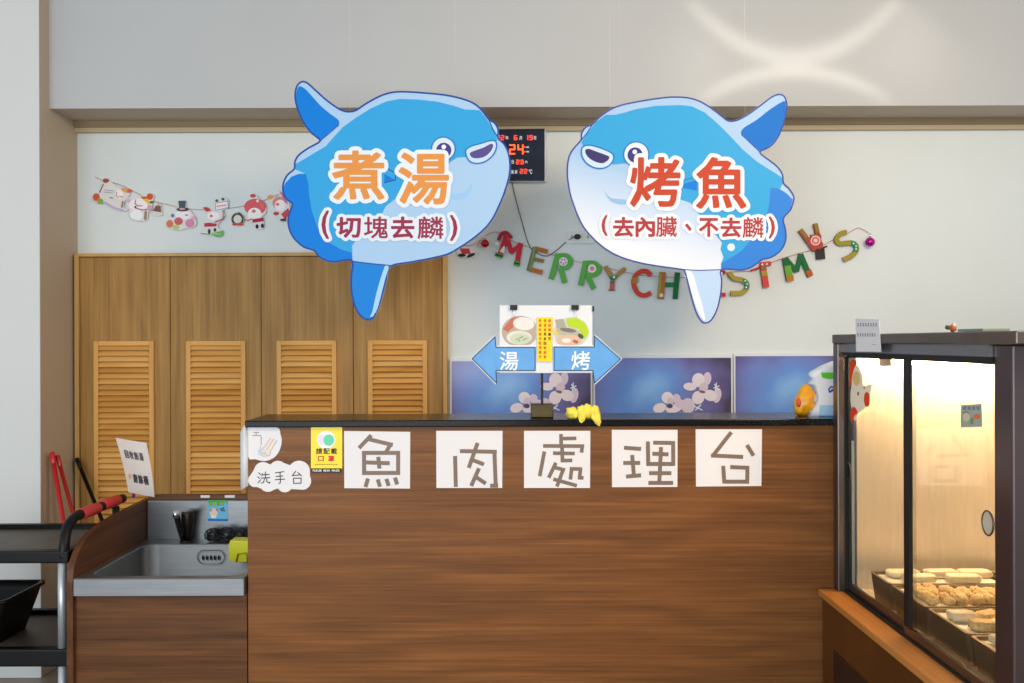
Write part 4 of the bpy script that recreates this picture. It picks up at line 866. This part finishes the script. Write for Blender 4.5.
b.loops([rrect(SX0+0.030, SX1-0.016, 2.728, 3.162, 0.055, ZS), rrect(SX0+0.033, SX1-0.018, 2.731, 3.158, 0.054, ZS-0.004), rrect(SX0+0.040, SX1-0.022, 2.740, 3.150, 0.05, ZS-0.17), rrect(SX0+0.055, SX1-0.035, 2.755, 3.135, 0.05, ZS-0.185)], STEEL, True, False, True)
b.build('basin', sk)
b = MB(); b.box(SX0, SX1, 3.245, 3.258, 0.64, P(0, 499.2, 3.25).z, STEEL); b.build('splash_back', sk, 0.004)
# overflow grille on the far wall of the basin
k = front(3.149); z = lambda *p: Z(140, 490, 5.94, *p)
def pill(x0_, x1_, y0_, y1_): r_ = (y1_-y0_)/2; return circ(x0_+r_, (y0_+y1_)/2, r_, n=24)[6:19] + [q for q in circ(x1_-r_, (y0_+y1_)/2, r_, n=24)[18:]+circ(x1_-r_, (y0_+y1_)/2, r_, n=24)[:7]]
k.stroke(z(*pill(340, 502, 358, 438)), 0.9, '#6a6a6c', 1, True); k.stroke(z((365, 440), (478, 440)), 0.6, '#dedede', 2)
for i in range(5): k.fill(z(*circ(374+23.5*i, 402, 6, 15)), '#17171a', 2)
k.build('overflow_grille', sk)
fc = MB(); q0 = P(186.5, 543, 3.20); q0.z = ZS
fc.tube([q0, q0+Vector((0, 0, 0.006))], 0.024, DKCHROME, 16); fc.tube([q0+Vector((0, 0, 0.005)), q0+Vector((0.002, 0, 0.05)), q0+Vector((0.006, 0, 0.105)), q0+Vector((0.006, 0, 0.114))], [0.018, 0.020, 0.024, 0.022], DKCHROME, 16)
fo = fc.build('faucet', sk)
sp = MB(); sp.tube([P(183.5, 539, 3.185), P(180.5, 530, 3.155), P(177.2, 518, 3.12), P(176.2, 513.5, 3.105)], [0.012, 0.0115, 0.011, 0.010], DKCHROME, 14); sp.build('spout', fo)
tp = MB(); e_ = P(176.3, 514.2, 3.10); tp.tube([e_+Vector((0.001, 0, 0.013)), e_+Vector((-0.001, -0.004, -0.013))], 0.0112, CHROME, 14); tp.build('aerator', fo)
ar = MB(); c_ = q0+Vector((0.006, 0, 0.108)); ar.tube([c_, c_+Vector((0.032, -0.004, 0.004))], [0.008, 0.005], DKCHROME, 10); ar.build('lever', fo)

t = thing('splash_sticker', 'small blue picture sticker on the steel behind the faucet', 'sticker', P(218, 521, 3.244))
k0 = MB(); z = lambda *p: Z(140, 490, 5.94, *p); k0.slab(z((404, 60), (520, 60), (522, 186), (404, 184)), 3.2435, 0.001, ink('#79bfe2')); k0.build('card', t)
k = front(3.2433)
k.fill(z((404, 60), (520, 60), (520, 72), (404, 76)), '#5cae60', 1); k.fill(z((404, 170), (522, 172), (522, 186), (404, 184)), '#2a78c4', 1)
for i in range(4): k.fill(z((412+23*i, 72), (430+23*i, 72), (430+23*i, 94), (412+23*i, 94)), ('#7ab43c', '#9ac23a', '#6aa83a', '#86b844')[i], 2)
k.fill(z(*circ(438, 135, 24, 26)), '#f0d8c4', 2); k.fill(z((414, 130), (420, 108), (432, 120)), '#d88a5a', 3); k.fill(z((446, 118), (460, 106), (464, 130)), '#d88a5a', 3); k.fill(z(*circ(438, 158, 18, 10)), '#f4ece4', 3)
for c in ((482, 112), (495, 108), (500, 122), (488, 120)): k.fill(z(*circ(c[0], c[1], 6, n=8)), '#3c5670', 2)
k.build('print', t)
SCR = mat('dark_steel_wool', '#3a3a3c', 0.35, 0.7)
for i, (px, lb) in enumerate(((213, 'dark steel-wool scrubber behind faucet, end of row by the faucet'), (227, 'dark steel-wool scrubber behind faucet, middle of the row'), (240, 'dark steel-wool scrubber behind faucet, half hidden by counter'))):
    b = MB(); c = P(px, 535.5, 3.195); c.z = ZS+0.026; rr = random.Random(i)
    for s_ in range(7):
        pts = []; ph = rr.random()*6; tilt = Matrix.Rotation(rr.random()*3, 3, 'X') @ Matrix.Rotation(rr.random()*3, 3, 'Z')
        for j in range(46):
            a = j*0.55+ph; rad = 0.016+0.007*math.sin(j*0.21+ph)
            v = tilt @ Vector((rad*math.cos(a), rad*math.sin(a), 0.018*math.sin(j*0.14+s_)))
            pts.append(c+Vector((v.x*1.25, v.y*0.95, max(v.z, -0.023))))
        b.tube(pts, 0.0014, SCR, 5)
    b.blob(c, (0.020, 0.016, 0.016), SCR, 0.3, 4, i, 2)
    tag(b.build('steel_scrubber'), lb, 'scrubber', 'steel scrubbers behind the faucet')
t = thing('yellow_caddy', 'bright yellow plastic sponge holder hooked at basin, cut by counter', 'holder', P(238, 563, 3.12))
YC2 = mat('yellow_green_plastic', '#e2dc1c', 0.4)
z = lambda *p: Z(140, 490, 5.94, *p)
b = MB(); b.slab(z((535, 300), (700, 305), (690, 425), (590, 430), (545, 428), (528, 410), (526, 330)), 3.085, 0.06, YC2); b.build('holder_body', t, 0.006, 3)
b = MB(); b.tube([P(*z((572, 425))[0], 3.082), P(*z((580, 380))[0], 3.080), P(*z((630, 375))[0], 3.080), P(*z((640, 425))[0], 3.082)], 0.003, mat('olive_wire', '#a8a020', 0.4), 8); b.build('front_loop', t)

# paper notice standing on the side panel
C3 = [P(115.6, 437.6, 3.13), P(146.2, 442.8, 3.23), P(154.6, 497.1, 3.23), P(128.5, 492, 3.13)]
def bil(x, y):
    u, v = x, y
    a_ = C3[0].lerp(C3[1], u); b_ = C3[3].lerp(C3[2], u)
    n_ = (C3[1]-C3[0]).cross(C3[3]-C3[0]).normalized()
    if n_.y > 0: n_ = -n_
    return a_.lerp(b_, v)+n_*(0.006*math.sin(v*PI)-0.004*math.sin(u*PI))
nv = (C3[1]-C3[0]).cross(C3[3]-C3[0]).normalized(); nv = -nv if nv.y > 0 else nv
t = thing('paper_notice', 'curling white paper notice standing on curved panel by the sink', 'notice', C3[3])
b = MB(); NN = 8
for s_ in (0, 1):
    vs = [bil(i/NN, j/NN)-nv*0.0006*s_ for j in range(NN+1) for i in range(NN+1)]
    b.mesh(vs, [(j*(NN+1)+i, j*(NN+1)+i+1, (j+1)*(NN+1)+i+1, (j+1)*(NN+1)+i) for j in range(NN) for i in range(NN)], PAPER, True)
b.build('paper', t)
k = Ink(bil, tuple(nv))
for i, ch in enumerate('回收熱湯'): k.glyph(ch, 0.16+i*0.165, 0.21, 0.30+i*0.165, 0.36, '#66636a', 0.006, 3)
for i, ch in enumerate('廚餘桶'): k.glyph(ch, 0.28+i*0.19, 0.63, 0.45+i*0.19, 0.80, '#4c4a54', 0.008, 3)
k.fill([(0.12, 0.66), (0.2, 0.66), (0.2, 0.74), (0.12, 0.74)], '#e8a890', 3)
k.build('lettering', t)
b = MB(); b.blob(P(133.6, 495.5, 3.12), (0.006, 0.006, 0.009), ink('#4a2c8a'), 0, 1, 0, 2); o = b.build('magnet', t); o['label'] = 'purple magnet'

# ------------------------------------------------------------------ service cart at the left
t = thing('utility_cart', 'black two-shelf utility cart with red-banded handle, left of sink', 'cart', (-1.8, 2.93, 0))
CY0, CY1, CXR, CXL = 2.72, 3.15, -1.4245, -2.15
def shelf(z0, z1, nm):
    b = MB(); b.box(CXL, CXR, CY0, CY0+0.025, z0, z1, BLACKP); b.box(CXL, CXR, CY1-0.025, CY1, z0, z1, BLACKP); b.box(CXR-0.03, CXR, CY0+0.025, CY1-0.025, z0, z1, BLACKP); b.box(CXL, CXL+0.03, CY0+0.025, CY1-0.025, z0, z1, BLACKP)
    o = b.build(nm, t, 0.006, 3)
    MB().box(CXL+0.03, CXR-0.03, CY0+0.025, CY1-0.025, z0+0.005, z1-0.018, TRAYG).build('shelf_deck', o)
shelf(0.744, 0.784, 'top_shelf'); shelf(0.413, 0.470, 'bottom_shelf')
for y_ in (CY0+0.0165, CY1-0.0165):
    for x_ in (CXR-0.026, CXL+0.026):
        b = MB(); b.tube([(x_, y_, 0.12), (x_, y_, 0.413)], 0.0135, ALU, 14); b.tube([(x_, y_, 0.470), (x_, y_, 0.744)], 0.0135, ALU, 14); b.build('post', t)
        cs_ = MB(); w_ = []
        for i in range(24): w_.append((x_, y_+0.048*math.cos(2*PI*i/24), 0.05+0.048*math.sin(2*PI*i/24)))
        cs_.prism([Vector(p)-Vector((0.012, 0, 0)) for p in w_], [Vector(p)+Vector((0.012, 0, 0)) for p in w_], BLACKM); cs_.box(x_-0.014, x_+0.014, y_-0.01, y_+0.01, 0.05, 0.12, ALU)
        cs_.build('caster', t)
hx = -1.452
hp = [(hx+0.008, 2.735, 0.76), (hx+0.006, 2.742, 0.805), (hx, 2.775, 0.852), (hx, 2.83, 0.874), (hx, 2.93, 0.873), (hx, 3.03, 0.873), (hx, 3.165, 0.871)]
h = MB(); h.tube([Vector(p) for p in spline(hp, False, 6)], 0.0165, BLACKP, 14); ho = h.build('handle', t)
h = MB(); h.tube([(hx, 3.11, 0.85), (hx, 3.115, 0.80), (hx, 3.115, 0.775)], 0.013, BLACKP, 12); h.build('handle_stay', ho)
for y0_, y1_ in ((2.855, 2.975), (3.005, 3.125)):
    g = MB(); g.tube([(hx, y0_, 0.8745), (hx, y0_+0.004, 0.8745), (hx, y1_-0.004, 0.8725), (hx, y1_, 0.8725)], [0.0166, 0.0195, 0.0195, 0.0166], REDP, 16); go = g.build('grip', ho); go['label'] = 'red grip band'
tb = thing('plastic_tub', 'black plastic tub standing on lower cart shelf', 'tub', (-1.85, 2.88, 0.46))
b = MB(); x0, x1, y0, y1, z1 = -2.10, -1.655, 2.765, 3.03, 0.608; z0 = 0.4535
b.loops([rrect(x0+0.05, x1-0.05, y0+0.035, y1-0.035, 0.03, z0), rrect(x0+0.01, x1-0.01, y0+0.01, y1-0.01, 0.03, z1-0.02), rrect(x0+0.01, x1-0.01, y0+0.01, y1-0.01, 0.03, z1-0.012)], BLACKP, True, True)
b.loops([rrect(x0+0.006, x1-0.006, y0+0.006, y1-0.006, 0.03, z1-0.012), rrect(x0, x1, y0, y1, 0.03, z1-0.010), rrect(x0, x1, y0, y1, 0.03, z1), rrect(x0+0.013, x1-0.013, y0+0.013, y1-0.013, 0.025, z1), rrect(x0+0.018, x1-0.018, y0+0.018, y1-0.018, 0.025, z1-0.03), rrect(x0+0.054, x1-0.054, y0+0.04, y1-0.04, 0.025, z0+0.004)], BLACKP, True, False, True)
b.build('tub_shell', tb)

# poles leaning in the corner
def pole(name, top, bot, r, m, label, grp=None):
    t_ = thing(name, label, 'broom', (bot[0], bot[1], 0), grp)
    top, bot = Vector(top), Vector(bot); d = (top-bot).normalized()
    MB().tube([bot+Vector((0, 0, 0.06)), top-d*0.05], r, m, 12).build('handle', t_)
    MB().tube([top-d*0.055, top-d*0.05, top-d*0.005, top], [r, r*1.15, r*1.15, r*0.7], m, 12).build('end_cap', t_)
    MB().box(bot.x-0.11, bot.x+0.11, bot.y-0.025, bot.y+0.025, 0.05, 0.085, BLACKP).build('broom_head', t_, 0.008)
    MB().box(bot.x-0.105, bot.x+0.105, bot.y-0.02, bot.y+0.02, 0.0, 0.05, BLACKM).build('bristles', t_)
q = P(51.8, 452, 3.72); q2 = P(63, 523, 3.66); d = (q2-q)/(q2.z-q.z); pole('broom', q, q+d*(0-q.z), 0.0095, REDPOLE, 'red broom pole in corner, upper of the red pair')
q = P(57.2, 455, 3.74); q2 = P(73, 517, 3.70); d = (q2-q)/(q2.z-q.z); pole('broom', q, q+d*(0-q.z), 0.0085, mat('deep_red_pole', '#a8161e', 0.3), 'darker red broom pole crossing behind the brighter one')
q = P(76.5, 458, 3.925); q2 = P(94, 503, 3.88); d = (q2-q)/(q2.z-q.z); pole('broom', q, q+d*(0-q.z), 0.0085, BLACKP, 'thin black broom pole leaning against closet')

# ------------------------------------------------------------------ heated display case at the right
XG = 1.058
CA = thing('display_case', 'lit display case with sliding glass doors on wood base', 'display case', (1.5, 2.2, 0))
YFAR, YN0, YN1 = 2.70, 1.775, 1.845
DW = mat('dark_slot', '#2c170c', 0.5)
b = MB(); b.box(0.985, 2.0, 1.72, YFAR+0.005, 0, 0.638, CASEW); b.build('wood_base', CA, 0.002)
MB().box(0.972, 1.085, 1.70, YFAR+0.008, 0.638, 0.660, LEDGE).build('ledge', CA, 0.004)
b = MB(); b.box(0.9835, 0.985, 1.75, 2.61, 0.12, 0.50, DW); b.build('base_recess', CA)
b = MB(); b.box(1.02, 2.0, 1.72, YFAR+0.01, 1.440, 1.4685, STEELD); b.build('top_rail', CA, 0.003)
b = MB(); b.box(1.036, 1.05, YN1, YFAR-0.03, 1.413, 1.440, STEEL); b.build('header_strip', CA)
b = MB(); b.box(1.040, 1.085, YN1, YFAR-0.03, 1.402, 1.413, BLACKM); b.build('door_track', CA); b = MB(); b.box(1.040, 1.085, YN1, YFAR-0.03, 0.660, 0.668, BLACKM); b.build('door_track', CA)
b = MB(); b.box(1.022, 1.045, YFAR-0.03, YFAR+0.008, 0.66, 1.44, STEELD); b.build('post', CA, 0.003)
MB().box(1.0445, 1.0535, YFAR-0.028, YFAR, 0.66, 1.40, BLACKM).build('door_gasket', CA)
b = MB(); b.box(1.045, 1.095, YN0, YN1, 0.66, 1.44, mat('plum_steel', '#584b4b', 0.3, 0.7, vary=0.1, scale=6)); b.build('post', CA, 0.004)
MB().box(1.086, 2.0, YFAR-0.02, YFAR, 0.66, 1.44, STEELI).build('end_panel', CA)
MB().box(1.98, 2.0, YN1, YFAR-0.02, 0.66, 1.44, STEELI).build('back_panel', CA)
MB().box(1.086, 1.98, YN1, YFAR-0.02, 0.652, 0.664, STEELI).build('deck', CA)
b = MB(); b.box(1.097, 2.0, 1.80, 1.815, 0.66, 1.44, mat('front_brown_panel', '#3c2a24', 0.3, 0.3)); b.build('front_panel', CA)
b = MB(); b.box(1.097, 1.101, 1.796, 1.80, 0.66, 1.425, CHROME); b.box(1.101, 2.0, 1.796, 1.80, 1.418, 1.425, CHROME); b.build('front_bead', CA)
# heat-lamp tube with holders
b = MB(); b.tube([(1.13, 2.55, 1.388), (1.93, 2.55, 1.388)], 0.011, TUBEL, 12); lo_ = b.build('lamp_tube', CA)
b = MB(); b.box(1.11, 1.13, 2.53, 2.57, 1.372, 1.44, STEELI); b.build('lamp_holder', CA); b = MB(); b.box(1.93, 1.95, 2.53, 2.57, 1.372, 1.44, STEELI); b.build('lamp_holder', CA)
def slider(x, ya, yb, stile_a, stile_b, hole, label):
    d_ = MB(); d_.box(x, x+0.006, ya, yb, 0.690, 1.400, GLASS); o = d_.build('sliding_door', CA); o['label'] = label
    f_ = MB(); f_.box(x-0.003, x+0.008, ya, yb, 0.668, 0.690, STEELD); f_.box(x-0.003, x+0.008, ya, yb, 1.396, 1.402, BLACKM)
    if stile_a: f_.box(x-0.002, x+0.008, ya, ya+stile_a, 0.690, 1.396, STEELD)
    if stile_b: f_.box(x-0.003, x+0.007, yb-stile_b, yb, 0.690, 1.396, BLACKM)
    f_.build('door_frame', o, 0.001)
    hp_ = PX(*hole, x-0.002); r_ = MB(); ring_ = [(x-0.0025, hp_.y+0.022*math.cos(2*PI*i/24), hp_.z+0.027*math.sin(2*PI*i/24)) for i in range(24)]
    r_.prism(ring_, [(x+0.0005, p[1], p[2]) for p in ring_], BLACKM if hole[0] < 900 else mat('clear_grip', '#d8cdb8', 0.3, 0.2)); 
    r_.tube([Vector(p) for p in ring_+ring_[:1]], 0.0022, STEELD, 6, False); r_.build('finger_grip', o)
slider(1.056, 2.235, 2.675, 0.0, 0.012, (848, 471), 'sliding glass pane with the red and white decal')
slider(1.046, 1.845, 2.268, 0.0, 0.032, (988, 523), 'sliding glass pane with the small square sticker')
# decals on the panes
k = side(1.0552); z = lambda *p: Z(820, 310, 6.21, *p)
k.fill(spline(z((192, 320), (212, 310), (232, 325), (215, 360), (200, 420), (190, 480), (188, 400)), n=3), '#e8441c', 2)
k.fill(spline(z((205, 370), (235, 345), (262, 400), (270, 470), (320, 460), (318, 500), (290, 600), (240, 640), (215, 690), (190, 560), (200, 440)), n=3), '#f8ead2', 1)
k.fill(z(*circ(228, 425, 22, 45)), '#e8c27a', 3); k.fill(spline(z((278, 530), (292, 508), (310, 530), (308, 590), (288, 600), (276, 570)), n=3), '#e8441c', 3); k.fill(spline(z((195, 620), (215, 602), (236, 635), (215, 660), (205, 700), (194, 680)), n=3), '#e8441c', 3)
k.fill(z(*circ(240, 520, 6, 12)), '#8a6a4a', 4); k.fill(z(*circ(278, 482, 5, 9)), '#a88a5a', 4)
o = k.build('santa_decal'); tag(o, 'red and white bearded Christmas decal on the glass door', 'decal')
k = side(1.0452); z = lambda *p: Z(920, 310, 6.21, *p)
k.fill(z((255, 590), (385, 582), (388, 725), (255, 730)), '#a9b0a4', 1)
for i in range(4): k.fill(z((270+28*i, 600), (288+28*i, 599), (288+28*i, 620), (270+28*i, 621)), '#7a8494', 2)
k.fill(z(*circ(290, 665, 22, 28)), '#d8c8a8', 2); k.fill(z(*circ(355, 662, 22, 16)), '#e07a38', 2); k.fill(z(*circ(325, 690, 12, 22)), '#7a9a6a', 2); k.stroke(z((270, 640), (290, 632), (310, 642)), 0.7, '#5a4a3a', 3)
o = k.build('square_sticker'); tag(o, 'small square grey picture sticker high on the nearer glass pane', 'sticker')
# paper notice hung on the case's top
t = thing('price_notice', 'small white paper slip hanging on top rail of the display case', 'notice', PX(868, 352, 1.019))
q = [PX(855.5, 318.5, 1.0185), PX(879, 319.5, 1.0185), PX(881, 352, 1.0185), PX(856, 351.5, 1.0185)]
b = MB(); b.prism(q, [v+Vector((0.0008, 0, 0)) for v in q], PAPER); b.build('paper', t)
k = side(1.0183); z = lambda *p: Z(820, 310, 6.21, *p)
for yy, x_ in ((92, (232, 360)), (155, (232, 352))):
    n_ = 8
    for i in range(n_):
        xa = x_[0]+(x_[1]-x_[0])*i/n_; k.stroke(z((xa, yy-6), (xa+9, yy-6)), 0.5, '#77747c', 1, round_=False); k.stroke(z((xa+2, yy+5), (xa+10, yy+5)), 0.5, '#77747c', 1, round_=False); k.stroke(z((xa+5, yy-11), (xa+5, yy+11)), 0.5, '#77747c', 1, round_=False)
k.stroke(z((325, 215), (350, 215)), 0.4, '#9a98a0', 1)
k.build('lettering', t)
# little things on top of the case
b = MB(); qq = PX(952, 332, 1.06); qq.z = 1.4685+0.010
b.blob(qq+Vector((0, -0.004, 0)), (0.007, 0.012, 0.0105), ink('#b8643a'), 0.3, 4, 1, 2); b.blob(qq+Vector((0, 0.018, 0.002)), (0.005, 0.013, 0.006), ink('#5a6a3c'), 0.3, 4, 2, 2); b.blob(qq+Vector((0, -0.010, 0.006)), (0.004, 0.005, 0.005), ink('#e8d8c8'), 0.1, 4, 3, 2)
tag(b.build('ornament'), 'tiny orange and green ornament on top of the display case', 'ornament')
b = MB(); b.box(1.03, 1.09, 1.86, 1.965, 1.469, 1.475, ink('#7c8c80')); tag(b.build('card_holder', None, 0.001), 'flat grey-green card lying on top of the case near its post', 'card')

# trays of food inside the case
TRM = mat('tray_steel', '#8f8472', 0.3, 0.8, vary=0.1, scale=8)
LINER = mat('tray_liner_paper', '#f8f2e6', 0.7)
FIL = mat('pale_fillet', '#f4e8cc', 0.6, vary=0.1, scale=60, bump=0.1)
NUG = mat('golden_crumb', '#edcd98', 0.75, vary=0.2, scale=160, bump=0.4)
def tray(x0, x1, y0, y1, zt, label):
    t_ = thing('food_tray', label, 'tray', ((x0+x1)/2, (y0+y1)/2, 0.664), 'steel trays in the display case')
    b = MB(); z0 = 0.6645
    b.loops([rrect(x0+0.008, x1-0.008, y0+0.008, y1-0.008, 0.012, z0), rrect(x0, x1, y0, y1, 0.012, zt-0.003), rrect(x0-0.002, x1+0.002, y0-0.002, y1+0.002, 0.012, zt), rrect(x0+0.006, x1-0.006, y0+0.006, y1-0.006, 0.010, zt), rrect(x0+0.012, x1-0.012, y0+0.012, y1-0.012, 0.010, z0+0.003)], TRM, False, True, True)
    b.build('pan', t_)
    l_ = MB(); l_.box(x0+0.008, x1-0.008, y0+0.008, y1-0.008, zt-0.012, zt-0.009, LINER); l_.build('paper_liner', t_)
    return zt-0.009
ZT = 0.744
tr = []
for (y0, y1), lb in (((2.462, 2.60), 'steel tray of pale packs farthest back along the glass'), ((2.247, 2.452), 'steel tray heaped with golden nuggets in display case'), ((2.040, 2.237), 'steel tray of fillet pieces nearer than the nuggets'), ((1.86, 2.030), 'steel tray of pale slices closest to the near case post')):
    tr.append((y0, y1, tray(1.092, 1.440, y0, y1, ZT, lb)))
tray(1.462, 1.80, 2.462, 2.60, ZT, 'steel tray in second row beside the pale packs')
tray(1.462, 1.80, 2.247, 2.452, ZT, 'steel tray in second row beside the nuggets')
def piece(name, c, size, rot, m, label, cat, grp, rough=0.06, seed=0):
    b = MB(); sx_, sy_, sz_ = size
    def fn(q, d):   # rounded block
        def sq(v): return math.copysign(abs(v)**0.3, v)
        return Vector((sq(d.x)*sx_, sq(d.y)*sy_, sq(d.z)*sz_))*(1+rough*noise.noise(d*2.5+Vector((seed, seed*2, 0))))
    b.blob(c, size, m, 0, 1, 0, 3, Matrix.Rotation(rot, 3, 'Z'), fn)
    return tag(b.build(name), label, cat, grp)
y0, y1, zl = tr[0]
for i, (x_, y_) in enumerate(((1.175, 2.56), (1.29, 2.56), (1.39, 2.558), (1.20, 2.512), (1.33, 2.508))):
    piece('fish_pack', (x_, y_, zl+0.013), (0.047, 0.021, 0.010), 0.05*math.sin(i*3), FIL, 'pale flat fish pack in the rear tray', 'fish pack', 'pale packs in the rear tray', 0.05, i)
y0, y1, zl = tr[1]; rr = random.Random(3)
for i in range(26):
    x_ = 1.135+0.037*(i % 8)+rr.uniform(-0.008, 0.008); y_ = 2.29+0.036*(i//8)+rr.uniform(-0.006, 0.006)
    b = MB(); sz = rr.uniform(0.9, 1.25); b.blob((x_, y_, zl+0.013*sz), (0.018*sz, 0.015*sz, 0.0135*sz), NUG, 0.35, 3.2, i, 3, Matrix.Rotation(rr.random()*3, 3, 'Z'))
    tag(b.build('breaded_nugget'), 'golden breaded nugget heaped in the middle tray', 'nugget', 'breaded nuggets in the middle tray')
y0, y1, zl = tr[2]
for i in range(10):
    x_ = 1.15+0.055*(i % 5)+rr.uniform(-0.01, 0.01); y_ = 2.09+0.07*(i//5)+rr.uniform(-0.01, 0.01)
    piece('fillet_piece', (x_, y_, zl+0.013), (0.030, 0.020, 0.012), rr.uniform(-0.8, 0.8), FIL if i % 3 else NUG, 'floured fillet piece in the tray nearer than the nuggets', 'fillet', 'fillet pieces in the third tray', 0.18, i)
y0, y1, zl = tr[3]
for i in range(6):
    piece('fish_slice', (1.16+0.09*(i % 3), 1.91+0.075*(i//3), zl+0.012), (0.038, 0.024, 0.011), rr.uniform(-0.4, 0.4), FIL, 'pale fish slice in the tray closest to the near post', 'fish slice', 'fish slices in the nearest tray', 0.12, i)

for o in bpy.data.objects:
    if '_o' in o: del o['_o']
